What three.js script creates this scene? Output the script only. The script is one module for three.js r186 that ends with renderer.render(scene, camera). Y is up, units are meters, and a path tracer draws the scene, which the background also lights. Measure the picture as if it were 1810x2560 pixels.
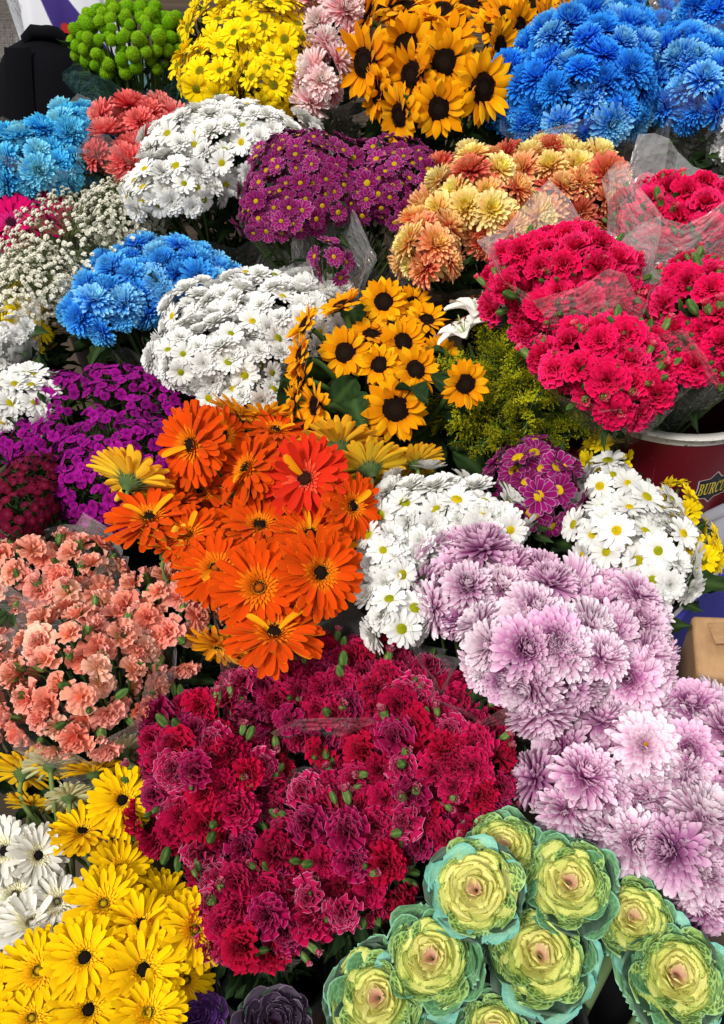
import * as THREE from 'three';
import { RoundedBoxGeometry } from 'three/addons/geometries/RoundedBoxGeometry.js';

// ---------------------------------------------------------------- camera, sky, sun, exposure
const scene = new THREE.Scene();
const camera = new THREE.PerspectiveCamera(62, 724 / 1024, 0.05, 60);
camera.position.set(0, 1.65, 0);
camera.rotation.set(-42 * Math.PI / 180, 0, 0);
scene.add(camera);

const renderer = new THREE.WebGLRenderer({ antialias: true });
renderer.setSize(724, 1024);
renderer.toneMapping = THREE.LinearToneMapping;
renderer.toneMappingExposure = 2.05;
renderer.shadowMap.enabled = true;

{ // an even overcast sky, a little brighter overhead
  const w = 64, h = 32, d = new Float32Array(w * h * 4);
  for (let j = 0; j < h; j++) for (let i = 0; i < w; i++) {
    const el = ((j + 0.5) / h - 0.5) * Math.PI, up = Math.max(0, Math.sin(el));
    const l = 0.17 + 0.42 * up, k = (j * w + i) * 4;
    d[k] = l; d[k + 1] = l; d[k + 2] = l * 1.0; d[k + 3] = 1;
  }
  const sky = new THREE.DataTexture(d, w, h, THREE.RGBAFormat, THREE.FloatType);
  sky.mapping = THREE.EquirectangularReflectionMapping;
  sky.magFilter = THREE.LinearFilter; sky.minFilter = THREE.LinearFilter;
  sky.needsUpdate = true;
  scene.background = sky; scene.environment = sky;
}
const sun = new THREE.DirectionalLight(new THREE.Color(1, 0.97, 0.92), 1.5);
sun.position.set(-1.9, 4.4, 1.3); sun.target.position.set(0, 0.6, -1.3);
sun.castShadow = true; sun.shadow.radius = 22;
sun.shadow.mapSize.set(2048, 2048);
Object.assign(sun.shadow.camera, { left: -3, right: 3, top: 3, bottom: -3, near: 0.5, far: 12 });
scene.add(sun, sun.target);

// ---------------------------------------------------------------- positions in the place (metres)
const BLOBS = {"green_pompon":[[-0.633,1.048,-2.58,0.155,0.094,0.145]],
  "yellow_back":[[-0.27,1.063,-2.539,0.203,0.127,0.195],[-0.359,1.019,-2.392,0.121,0.094,0.144],[-0.239,1.01,-2.33,0.09,0.076,0.116]],
  "pink_pale":[[-0.078,1.084,-2.518,0.088,0.097,0.149],[-0.096,1.03,-2.294,0.053,0.087,0.105],[-0.014,1.106,-2.713,0.075,0.061,0.093]],
  "blue_big":[[0.537,1.027,-2.211,0.162,0.155,0.238],[0.428,1.005,-2.218,0.103,0.104,0.159],[0.654,1.06,-2.375,0.079,0.099,0.147]],
  "blue_right":[[0.791,1.031,-2.215,0.119,0.124,0.191]],
  "blue_far":[[0.949,1.093,-2.594,0.09,0.094,0.144]],
  "blue_behind":[[0.777,1.06,-2.698,0.1,0.055,0.085]],
  "white_edge":[[0.856,0.981,-2.021,0.046,0.075,0.093]],
  "cyan":[[-0.76,0.913,-2.028,0.115,0.078,0.121],[-0.686,0.943,-2.135,0.075,0.073,0.113]],
  "coral":[[-0.541,0.947,-2.139,0.113,0.069,0.106],[-0.551,0.933,-2.045,0.079,0.054,0.083]],
  "white_upper":[[-0.302,0.944,-2.028,0.218,0.102,0.156],[-0.415,0.921,-1.873,0.106,0.064,0.098]],
  "maroon_big":[[-0.12,0.928,-1.88,0.148,0.104,0.161],[0.058,0.917,-1.896,0.149,0.092,0.141],[-0.162,0.913,-1.759,0.099,0.06,0.093]],
  "maroon_hang":[[-0.061,0.867,-1.636,0.036,0.041,0.063]],
  "peach":[[0.244,0.92,-1.765,0.132,0.099,0.152],[0.431,0.917,-1.87,0.162,0.1,0.154],[0.138,0.889,-1.629,0.068,0.069,0.106]],
  "hot_front":[[0.411,0.878,-1.216,0.103,0.076,0.118]],
  "hot_left":[[0.366,0.918,-1.413,0.127,0.094,0.145]],
  "hot_back":[[0.624,0.948,-1.602,0.135,0.083,0.128]],
  "hot_right":[[0.591,0.908,-1.296,0.096,0.104,0.16]],
  "breath":[[-0.615,0.831,-1.765,0.161,0.115,0.176],[-0.542,0.856,-1.909,0.107,0.07,0.108],[-0.677,0.811,-1.639,0.089,0.079,0.122]],
  "blue_mid":[[-0.416,0.805,-1.661,0.17,0.071,0.109],[-0.505,0.806,-1.554,0.086,0.052,0.079]],
  "white_mid":[[-0.215,0.789,-1.512,0.191,0.085,0.131],[-0.273,0.785,-1.401,0.136,0.069,0.106],[-0.112,0.803,-1.606,0.088,0.044,0.068],[-0.22,0.757,-1.322,0.07,0.031,0.048]],
  "white_low_left":[[-0.642,0.734,-1.328,0.082,0.057,0.088]],
  "white_wrapped":[[-0.696,0.776,-1.474,0.051,0.05,0.077]],
  "yellow_wrapped":[[-0.701,0.748,-1.556,0.053,0.082,0.105]],
  "purple":[[-0.485,0.707,-1.33,0.191,0.078,0.12],[-0.425,0.703,-1.166,0.13,0.09,0.138],[-0.573,0.705,-1.248,0.09,0.051,0.079],[-0.362,0.704,-1.355,0.082,0.045,0.069]],
  "dark_red":[[-0.555,0.721,-1.074,0.059,0.064,0.098]],
  "goldenrod":[[0.28,0.757,-1.322,0.124,0.087,0.134]],
  "maroon_small":[[0.293,0.716,-1.097,0.087,0.067,0.102]],
  "white_centre":[[0.114,0.717,-1.017,0.098,0.065,0.1],[0.043,0.721,-0.913,0.056,0.047,0.072],[0.184,0.728,-1.0,0.075,0.045,0.069],[0.052,0.696,-0.836,0.049,0.037,0.057]],
  "white_right":[[0.426,0.71,-0.984,0.1,0.062,0.095],[0.448,0.704,-0.925,0.059,0.046,0.071],[0.421,0.713,-1.094,0.049,0.037,0.056]],
  "yellow_small":[[0.534,0.677,-1.008,0.04,0.05,0.076],[0.44,0.7,-1.19,0.036,0.033,0.05],[0.549,0.686,-1.097,0.029,0.031,0.048]],
  "mauve_a":[[0.2,0.703,-0.87,0.127,0.061,0.094],[0.244,0.706,-0.765,0.104,0.066,0.101]],
  "mauve_c":[[0.381,0.661,-0.818,0.073,0.07,0.108]],
  "mauve_b":[[0.391,0.605,-0.661,0.149,0.066,0.101],[0.303,0.6,-0.602,0.099,0.039,0.059],[0.429,0.567,-0.559,0.084,0.077,0.118],[0.366,0.575,-0.58,0.072,0.047,0.073]],
  "salmon_front":[[-0.403,0.646,-0.764,0.101,0.08,0.123]],
  "salmon_right":[[-0.305,0.642,-0.869,0.079,0.055,0.084]],
  "salmon_back":[[-0.503,0.658,-0.95,0.108,0.048,0.073]],
  "salmon_edge":[[-0.548,0.605,-0.755,0.04,0.081,0.083]],
  "crimson_top":[[-0.034,0.605,-0.755,0.165,0.057,0.088]],
  "crimson_left":[[-0.218,0.578,-0.649,0.094,0.078,0.12]],
  "crimson_right":[[0.085,0.581,-0.665,0.123,0.085,0.132]],
  "crimson_mid":[[-0.028,0.56,-0.553,0.092,0.064,0.099]],
  "crimson_low":[[-0.133,0.545,-0.485,0.089,0.051,0.079]]};
const SPOTS = {"sun_back":[[0.008,1.087,-2.225,-0.669,0.249,0.7,0.133,0],[0.196,1.088,-2.226,-0.02,0.345,0.938,0.126,0],[0.118,1.074,-2.173,-0.641,0.229,0.732,0.12,0],[0.177,1.025,-2.088,-0.008,0.219,0.976,0.107,0],[0.278,1.057,-2.131,0.48,0.306,0.822,0.13,0],[0.109,1.098,-2.328,-0.218,0.357,0.908,0.123,0],[0.09,1.007,-2.099,-0.789,0.045,0.613,0.11,0],[0.334,1.101,-2.305,0.785,0.25,0.566,0.107,0],[0.2,1.142,-2.476,-0.227,0.901,0.369,0.123,0],[0.109,1.139,-2.527,-0.272,0.937,0.22,0.125,0],[0.371,1.134,-2.469,0.241,0.9,0.364,0.118,0],[0.007,1.135,-2.443,-0.883,0.4,0.244,0.122,0],[0.393,1.122,-2.404,0.709,0.296,0.639,0.105,0],[0.452,1.14,-2.555,0.316,0.858,0.405,0.116,0],[0.539,1.114,-2.531,0.733,0.626,0.265,0.1,0],[0.473,1.12,-2.43,0.794,0.472,0.384,0.112,0],[0.284,1.135,-2.604,-0.02,0.951,0.31,0.123,0],[0.038,1.031,-2.188,-0.923,0.001,0.385,0.105,0],[0.224,1.106,-2.363,0.113,0.751,0.651,0.104,0],[0.172,1.113,-2.423,-0.07,0.941,0.33,0.112,0],[0.063,1.14,-2.555,-0.639,0.708,0.301,0.116,0],[0.329,1.113,-2.423,0.2,0.902,0.382,0.101,0]],
  "sun_mid":[[0.059,0.781,-1.236,-0.039,0.574,0.818,0.117,0],[-0.031,0.823,-1.354,-0.254,0.645,0.721,0.097,0],[0.031,0.822,-1.313,-0.089,0.617,0.782,0.078,0],[0.096,0.815,-1.307,0.141,0.747,0.65,0.089,0],[0.043,0.843,-1.507,-0.026,0.645,0.764,0.095,0],[0.076,0.816,-1.402,0.155,0.724,0.673,0.087,0],[0.172,0.858,-1.198,0.131,0.486,0.864,0.081,0],[-0.078,0.82,-1.19,-0.859,0.263,0.439,0.084,0],[-0.108,0.85,-1.299,-0.899,0.417,0.138,0.083,0],[-0.117,0.805,-1.217,-0.955,0.266,0.133,0.081,0],[-0.039,0.867,-1.448,-0.395,0.913,-0.105,0.084,0],[-0.104,0.866,-1.38,-0.805,0.593,0.01,0.08,0],[0.101,0.821,-1.541,0.301,0.872,0.387,0.08,0],[0.124,0.817,-1.484,0.166,0.974,0.152,0.086,0],[0.017,0.816,-1.429,-0.007,1.0,-0.005,0.085,0],[0.062,0.819,-1.458,0.053,0.995,0.087,0.085,0],[0.145,0.797,-1.385,0.371,0.845,0.386,0.079,0],[0.0,0.807,-1.502,-0.22,0.964,0.152,0.083,0],[-0.106,0.819,-1.27,-0.909,0.356,0.218,0.081,0],[0.083,0.81,-1.505,0.02,0.963,0.27,0.087,0]],
  "gerb_orange":[[-0.267,0.831,-1.066,-0.546,0.584,0.601,0.126,0],[-0.178,0.809,-1.033,-0.643,0.722,0.256,0.112,0],[-0.086,0.818,-1.0,-0.179,0.707,0.684,0.125,1],[-0.016,0.787,-0.972,0.616,0.618,0.488,0.098,0],[-0.324,0.772,-0.958,0.018,0.999,-0.034,0.122,0],[-0.264,0.761,-0.935,0.047,0.978,0.202,0.1,0],[-0.215,0.751,-0.873,-0.011,0.954,0.3,0.111,0],[-0.145,0.768,-0.82,0.118,0.794,0.596,0.124,0],[-0.06,0.783,-0.834,0.412,0.702,0.58,0.117,0],[-0.122,0.735,-0.764,0.117,0.992,-0.04,0.125,0],[-0.156,0.764,-0.952,0.09,0.989,0.119,0.107,0],[-0.078,0.768,-0.928,0.137,0.991,0.002,0.108,0],[-0.259,0.753,-1.049,-0.394,0.078,0.916,0.097,0],[-0.23,0.806,-1.124,0.677,0.653,0.338,0.099,0],[-0.145,0.787,-1.161,0.195,0.976,-0.097,0.101,0],[-0.192,0.739,-0.983,-0.089,0.996,0.016,0.094,0],[-0.297,0.75,-1.019,-0.16,0.952,-0.263,0.089,0],[-0.034,0.735,-0.925,0.674,0.702,0.229,0.092,0],[-0.225,0.728,-0.959,0.103,0.992,-0.074,0.094,0],[-0.118,0.735,-1.007,0.132,0.983,0.13,0.096,0],[-0.362,0.791,-1.03,0.25,0.239,-0.938,0.11,2],[-0.213,0.784,-1.212,0.464,0.669,-0.58,0.094,2],[-0.037,0.782,-1.129,0.033,0.383,-0.923,0.113,2],[0.01,0.767,-1.089,-0.311,0.205,-0.928,0.108,2],[-0.296,0.739,-0.929,0.381,0.581,-0.719,0.092,2],[-0.211,0.661,-0.805,-0.203,-0.242,0.949,0.077,2],[0.091,0.749,-1.127,-0.261,0.333,-0.906,0.078,2],[-0.169,0.769,-1.226,-0.123,0.647,-0.753,0.092,2]],
  "gerb_yellow":[[-0.321,0.601,-0.589,0.345,0.849,0.399,0.085,0],[-0.377,0.559,-0.565,0.122,0.959,-0.255,0.081,0],[-0.318,0.55,-0.517,0.565,0.801,0.2,0.079,0],[-0.327,0.558,-0.47,0.14,0.965,0.223,0.089,0],[-0.274,0.559,-0.444,0.148,0.96,-0.238,0.085,0],[-0.209,0.554,-0.44,0.501,0.825,0.261,0.089,1],[-0.39,0.548,-0.394,0.052,0.972,0.229,0.092,1],[-0.332,0.571,-0.401,0.195,0.951,0.241,0.089,0],[-0.262,0.56,-0.391,0.335,0.916,0.221,0.095,0],[-0.321,0.546,-0.352,0.238,0.963,0.127,0.084,0],[-0.249,0.554,-0.346,0.389,0.92,0.048,0.083,1],[-0.387,0.539,-0.345,0.103,0.991,0.083,0.077,1],[-0.438,0.53,-0.364,-0.464,0.843,0.274,0.072,1],[-0.222,0.498,-0.402,0.666,0.704,0.246,0.075,1],[-0.262,0.52,-0.489,0.342,0.931,-0.124,0.079,1],[-0.453,0.508,-0.398,-0.261,0.957,0.123,0.07,0],[-0.39,0.511,-0.455,0.072,0.997,0.019,0.077,1],[-0.317,0.5,-0.444,0.193,0.981,0.015,0.072,1],[-0.476,0.575,-0.647,0.053,0.062,-0.997,0.084,0],[-0.374,0.584,-0.642,-0.136,0.465,-0.875,0.078,0],[-0.465,0.54,-0.615,0.087,0.32,-0.943,0.068,0]],
  "gerb_white":[[-0.473,0.56,-0.539,0.115,0.906,0.406,0.08,0],[-0.43,0.555,-0.535,0.598,0.766,0.235,0.074,0],[-0.394,0.539,-0.48,0.334,0.942,0.046,0.072,1],[-0.455,0.526,-0.495,0.108,0.987,-0.121,0.074,1],[-0.419,0.539,-0.453,0.211,0.968,-0.139,0.084,1],[-0.492,0.522,-0.518,-0.241,0.947,0.212,0.07,0],[-0.472,0.523,-0.465,-0.062,0.998,0.012,0.072,1],[-0.435,0.592,-0.648,-0.285,0.072,-0.956,0.07,2],[-0.406,0.568,-0.613,-0.306,0.074,-0.949,0.061,2],[-0.335,0.595,-0.665,-0.509,0.085,-0.856,0.062,2]],
  "gerb_pink":[[-0.741,0.859,-1.912,0.26,0.909,0.324,0.128,0],[-0.78,0.856,-1.842,-0.044,0.794,0.606,0.125,0],[-0.698,0.851,-1.864,0.523,0.786,0.328,0.081,0],[-0.84,0.853,-1.973,0.104,0.971,0.218,0.113,0]],
  "cab":[[0.175,0.618,-0.51,-0.113,0.993,0.038,0.113,0],[0.135,0.641,-0.451,-0.218,0.917,0.334,0.114,1],[0.253,0.618,-0.47,-0.1,0.955,0.279,0.117,0],[0.333,0.576,-0.446,-0.088,0.956,0.279,0.108,2],[0.082,0.592,-0.393,-0.171,0.955,0.244,0.117,0],[0.213,0.573,-0.403,-0.134,0.968,0.213,0.136,2],[0.372,0.566,-0.383,-0.081,0.971,0.226,0.128,0],[0.019,0.557,-0.362,-0.188,0.952,0.242,0.123,0],[0.153,0.539,-0.332,-0.119,0.982,0.148,0.093,0]],
  "pcab":[[-0.205,0.484,-0.363,0.122,0.991,-0.048,0.074,0],[-0.108,0.468,-0.362,0.136,0.991,0.017,0.095,1]],
  "lily":[[0.224,0.857,-1.466,-0.004,0.956,-0.295,0.137,0],[0.182,0.851,-1.407,-0.446,0.865,-0.231,0.111,0]]};

// ---------------------------------------------------------------- helpers
function rng(seed) { let a = seed >>> 0; return () => { a = (a + 0x6D2B79F5) | 0; let t = Math.imul(a ^ (a >>> 15), 1 | a); t = (t + Math.imul(t ^ (t >>> 7), 61 | t)) ^ t; return ((t ^ (t >>> 14)) >>> 0) / 4294967296; }; }
const V3 = (x, y, z) => new THREE.Vector3(x, y, z);
const YUP = V3(0, 1, 0);
const lin = (h) => { const c = new THREE.Color(h); return [c.r, c.g, c.b]; };
const mixc = (a, b, t) => [a[0] + (b[0] - a[0]) * t, a[1] + (b[1] - a[1]) * t, a[2] + (b[2] - a[2]) * t];
const clamp = (x, a = 0, b = 1) => Math.min(b, Math.max(a, x));
const sstep = (a, b, x) => { const t = clamp((x - a) / (b - a)); return t * t * (3 - 2 * t); };
const lerp = (a, b, t) => a + (b - a) * t;
const D2R = Math.PI / 180;

class GB {                                  // collects petals, domes and tubes into one geometry with vertex colours
  constructor() { this.p = []; this.c = []; this.i = []; this.u = []; }
  v(x, y, z, c, u = 0, w = 0) { this.p.push(x, y, z); this.c.push(c[0], c[1], c[2]); this.u.push(u, w); return this.p.length / 3 - 1; }
  grid(nu, nv, f) {                         // f(u, v) -> [x, y, z, colour]
    const b = this.p.length / 3;
    for (let j = 0; j <= nv; j++) for (let i = 0; i <= nu; i++) { const q = f(i / nu, j / nv); this.v(q[0], q[1], q[2], q[3], i / nu, j / nv); }
    for (let j = 0; j < nv; j++) for (let i = 0; i < nu; i++) { const a = b + j * (nu + 1) + i, d = a + nu + 1; this.i.push(a, d, a + 1, a + 1, d, d + 1); }
    return this;
  }
  // a petal growing from the flower's axis (y): turn round the axis, start radius/height, elevation along it, outline and colour
  petal(o) {
    const { th = 0, r0 = 0, y0 = 0, L, W, ns = 4, nw = 2, e0 = 0.2, e1 = 0, w = (t) => Math.sin(Math.PI * Math.pow(t, 0.7)), cup = 0, col, ruf = null, roll = 0, lift = 0, ts = null, qs = null } = o;
    const sp = [[r0, y0, e0]]; let x = r0, y = y0;
    const T = (k) => ts ? ts[k] : k / ns;
    for (let k = 1; k <= ns; k++) { const tm = (T(k) + T(k - 1)) / 2, dl = (T(k) - T(k - 1)) * L, e = e0 + (e1 - e0) * tm; x += Math.cos(e) * dl; y += Math.sin(e) * dl; sp.push([x, y, e]); }
    const c = Math.cos(th), s = Math.sin(th);
    return this.grid(nw, ns, (u, v) => {
      const k = Math.round(v * ns), t = T(k), [px, py, e] = sp[k], q = qs ? qs[Math.round(u * nw)] : u * 2 - 1, hw = W * 0.5 * w(t);
      let z = q * hw, up = cup * q * q * hw + lift + roll * z, out = 0;
      if (ruf) { const [du, dout] = ruf(t, q); up += du; out += dout; }
      const X = px - Math.sin(e) * up + Math.cos(e) * out, Y = py + Math.cos(e) * up + Math.sin(e) * out;
      return [X * c + z * s, Y, -X * s + z * c, col(t, q)];
    });
  }
  dome(r, h, nr, na, y0, col, bump = 0, rnd = Math.random) {
    const b = this.p.length / 3;
    for (let j = 0; j <= nr; j++) for (let i = 0; i < na; i++) {
      const t = j / nr, a = (i + (j % 2) * 0.5) / na * Math.PI * 2, k = 1 + bump * (rnd() - 0.5);
      const rr = r * Math.sin(t * Math.PI * 0.5) * k, yy = y0 + h * Math.cos(t * Math.PI * 0.5) * k;
      this.v(rr * Math.cos(a), yy, rr * Math.sin(a), col(t));
    }
    for (let j = 0; j < nr; j++) for (let i = 0; i < na; i++) { const a = b + j * na + i, a2 = b + j * na + (i + 1) % na; this.i.push(a, a2, a + na, a2, a2 + na, a + na); }
    return this;
  }
  tube(pts, rad, na, col) {                 // pts: Vector3[], rad: number or function of t
    const b = this.p.length / 3, n = pts.length;
    for (let k = 0; k < n; k++) {
      const d = pts[Math.min(n - 1, k + 1)].clone().sub(pts[Math.max(0, k - 1)]).normalize();
      const s = Math.abs(d.y) > 0.9 ? V3(1, 0, 0) : V3(0, 1, 0), x = d.clone().cross(s).normalize(), y = d.clone().cross(x), r = typeof rad === 'function' ? rad(k / (n - 1)) : rad;
      for (let i = 0; i < na; i++) { const a = i / na * Math.PI * 2; this.v(pts[k].x + (x.x * Math.cos(a) + y.x * Math.sin(a)) * r, pts[k].y + (x.y * Math.cos(a) + y.y * Math.sin(a)) * r, pts[k].z + (x.z * Math.cos(a) + y.z * Math.sin(a)) * r, typeof col === 'function' ? col(k / (n - 1)) : col); }
    }
    for (let k = 0; k < n - 1; k++) for (let i = 0; i < na; i++) { const a = b + k * na + i, a2 = b + k * na + (i + 1) % na; this.i.push(a, a + na, a2, a2, a + na, a2 + na); }
    return this;
  }
  geo() {
    const g = new THREE.BufferGeometry();
    g.setAttribute('position', new THREE.Float32BufferAttribute(this.p, 3));
    g.setAttribute('color', new THREE.Float32BufferAttribute(this.c, 3));
    g.setAttribute('uv', new THREE.Float32BufferAttribute(this.u, 2));
    g.setIndex(this.i); g.computeVertexNormals();
    return g;
  }
}

const used = {};
function numbered(n) { used[n] = (used[n] || 0) + 1; return used[n] === 1 ? n : `${n}_${String(used[n] - 1).padStart(3, '0')}`; }
function tag(o, label, category, group, kind) {
  if (label) o.userData.label = label;
  if (category) o.userData.category = category;
  if (group) o.userData.group = group;
  if (kind) o.userData.kind = kind;
  return o;
}
function thing(name, label, category, group, pos = [0, 0, 0]) {
  const g = new THREE.Group(); g.name = numbered(name); g.position.set(...pos); scene.add(g);
  return tag(g, label, category, group);
}
function mesh(name, geo, mat, parent) {
  const m = new THREE.Mesh(geo, mat); m.name = parent ? name : numbered(name); m.castShadow = m.receiveShadow = true; (parent || scene).add(m); return m;
}
const petalMat = (tint = 0xffffff, tr = 0.22) => new THREE.MeshPhysicalMaterial({ color: tint, vertexColors: true, roughness: 1, transmission: tr, thickness: 0, side: THREE.DoubleSide, specularIntensity: 0.15 });
const solidMat = (tint = 0xffffff, rough = 0.85) => new THREE.MeshPhysicalMaterial({ color: tint, vertexColors: true, roughness: rough, specularIntensity: 0.15, side: THREE.DoubleSide });
const M = {
  p: [petalMat(0xffffff), petalMat(0xf8f8f8), petalMat(0xf0f0f0)],
  s: solidMat(), leaf: petalMat(0xffffff, 0.2), bud: solidMat(0xffffff, 0.6), stem: solidMat(0xffffff, 0.6),
};

// ---------------------------------------------------------------- flower shapes (unit: 1 across, facing +y)
const tone = (c, r, k) => { const f = 1 + (r() - 0.5) * k; return [c[0] * f, c[1] * f, c[2] * f]; };
const TIP = [0, 0.22, 0.48, 0.74, 0.92, 1], TIP4 = [0, 0.3, 0.65, 0.9, 1];
const wDaisy = (t) => 0.5 + 0.5 * Math.sin(Math.PI * Math.min(1, t * 0.72)) - (t > 0.85 ? Math.pow((t - 0.85) / 0.15, 2) * 0.5 : 0);
const EDGE = [-1, -0.8, 0, 0.8, 1];
function daisyGeo(seed, { base, mid, tip, edge = null, n = 20, W = 0.135, rows = 2, droop = 0.35, discR = 0.12 }) {
  const r = rng(seed), g = new GB(), b = lin(base), m = lin(mid), t1 = lin(tip), ed = edge ? lin(edge) : null;
  for (let row = 0; row < rows; row++) for (let i = 0; i < n / rows; i++) {
    const tn = tone([1, 1, 1], r, 0.12)[0], L = 0.5 * (1 - row * 0.1) * (0.9 + r() * 0.16) - discR * 0.6;
    g.petal({ th: (i + row * 0.5 + (r() - 0.5) * 0.5) / (n / rows) * Math.PI * 2, r0: discR * 0.6, y0: row * 0.02, L, W: W * (0.9 + r() * 0.3), ns: 5, ts: TIP, nw: ed ? 4 : 3, qs: ed ? EDGE : null, e0: 0.30 + row * 0.22 + r() * 0.25, e1: 0.1 - droop * (r() + 0.1) + row * 0.1, cup: -0.25 + r() * 0.6, roll: (r() - 0.5) * 0.5, w: wDaisy,
      col: (t, q) => { let c = t < 0.35 ? mixc(b, m, t / 0.35) : mixc(m, t1, (t - 0.35) / 0.65); if (ed && (Math.abs(q) > 0.9 || t > 0.97)) c = ed; return [c[0] * tn, c[1] * tn, c[2] * tn]; } });
  }
  if (rows > 2) { for (let i = 0; i < 26; i++) g.petal({ th: i * 2.39996, r0: 0.015, y0: 0.06, L: 0.16 + 0.1 * i / 26 * (0.8 + r() * 0.4), W: 0.08, ns: 3, nw: 2, e0: 1.5 - i * 0.025, e1: 1.25 - i * 0.03, cup: 0.5, w: (t) => 0.6 + 0.4 * Math.sin(t * 2.6), col: () => tone(m, r, 0.1) }); g.dome(0.1, 0.08, 3, 10, 0.03, () => b, 0.1, r); }
  return g.geo();
}
function discGeo(seed, { rim, top, R = 0.125, h = 0.06, dots = 60 }) {
  const r = rng(seed), g = new GB(), a = lin(rim), b = lin(top);
  g.dome(R, h, 4, 12, 0.035, (t) => mixc(b, a, t), 0.1, r);
  for (let i = 0; i < dots; i++) {           // tiny florets
    const t = Math.sqrt((i + 0.5) / dots), an = i * 2.39996, rr = R * t * 0.97, y = 0.035 + h * Math.sqrt(Math.max(0, 1 - t * t)) , s = R * 0.11, c = tone(mixc(b, a, t), r, 0.6);
    const k = g.v(rr * Math.cos(an), y + s * 1.3, rr * Math.sin(an), tone(c, r, 0.3));
    for (let q = 0; q < 3; q++) { const f = an + q * 2.094; g.v(rr * Math.cos(an) + s * Math.cos(f), y, rr * Math.sin(an) + s * Math.sin(f), c); }
    g.i.push(k, k + 2, k + 1, k, k + 3, k + 2, k, k + 1, k + 3);
  }
  return g.geo();
}
function chrysGeo(seed, { outer, inner, base, tipc = null, n = 128, W = 0.108, open = 0.0, eye = null, flat = 0 }) {
  const r = rng(seed), g = new GB(), O = lin(outer), I = lin(inner), Bc = lin(base), T = tipc ? lin(tipc) : null;
  for (let i = 0; i < n; i++) {
    const t = open + (1 - open) * (i + 0.5) / n, L = lerp(0.2, 0.5, Math.pow(t, 0.75)) * (0.88 + r() * 0.22), e = lerp(1.45, -0.05, Math.pow(t, 0.8)) + (r() - 0.5) * 0.24;
    const cc = mixc(I, O, sstep(0.05, 0.75, t)), tn = tone([1, 1, 1], r, 0.16)[0];
    g.petal({ th: i * 2.39996 + (r() - 0.5) * 0.3, r0: 0.02 + 0.05 * t, y0: 0.12 * (1 - t), L, W: W * (0.65 + 0.45 * t) * (0.85 + r() * 0.3), ns: 4, ts: TIP4, nw: 2, e0: e - 0.25, e1: e + lerp(0.55, 0.05, t) - flat, cup: 0.75, roll: (r() - 0.5) * 0.5,
      w: (s) => 0.45 + 0.55 * Math.sin(Math.PI * Math.min(1, s * 0.68)) - (s > 0.88 ? Math.pow((s - 0.88) / 0.12, 2) * 0.55 : 0),
      col: (s) => { let c = mixc(Bc, cc, sstep(0.05, 0.55, s)); if (T) c = mixc(c, T, sstep(0.55, 1, s)); return [c[0] * tn, c[1] * tn, c[2] * tn]; } });
  }
  if (eye) { const E = lin(eye); g.dome(0.07, 0.05, 3, 9, 0.08, () => tone(E, r, 0.5), 0.3, r); }
  return g.geo();
}
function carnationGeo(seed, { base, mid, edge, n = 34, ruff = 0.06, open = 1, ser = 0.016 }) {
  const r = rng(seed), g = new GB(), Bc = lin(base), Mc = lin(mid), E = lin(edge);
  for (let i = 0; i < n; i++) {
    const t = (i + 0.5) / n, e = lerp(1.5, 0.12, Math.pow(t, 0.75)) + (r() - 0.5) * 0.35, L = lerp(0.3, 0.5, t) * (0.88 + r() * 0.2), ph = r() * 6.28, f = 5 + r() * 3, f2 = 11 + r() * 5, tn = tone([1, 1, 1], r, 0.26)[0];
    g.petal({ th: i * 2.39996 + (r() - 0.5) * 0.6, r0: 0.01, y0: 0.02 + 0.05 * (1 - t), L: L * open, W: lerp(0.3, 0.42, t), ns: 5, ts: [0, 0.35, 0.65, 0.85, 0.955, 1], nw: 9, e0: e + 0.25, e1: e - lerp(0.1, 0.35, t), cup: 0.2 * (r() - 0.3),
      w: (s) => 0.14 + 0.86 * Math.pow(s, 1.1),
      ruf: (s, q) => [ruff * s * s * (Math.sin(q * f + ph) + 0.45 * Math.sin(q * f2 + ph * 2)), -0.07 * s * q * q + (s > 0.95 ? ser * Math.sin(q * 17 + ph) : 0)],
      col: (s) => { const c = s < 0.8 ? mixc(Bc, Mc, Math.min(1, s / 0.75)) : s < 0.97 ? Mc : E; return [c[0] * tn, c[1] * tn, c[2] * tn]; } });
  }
  return g.geo();
}
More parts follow.
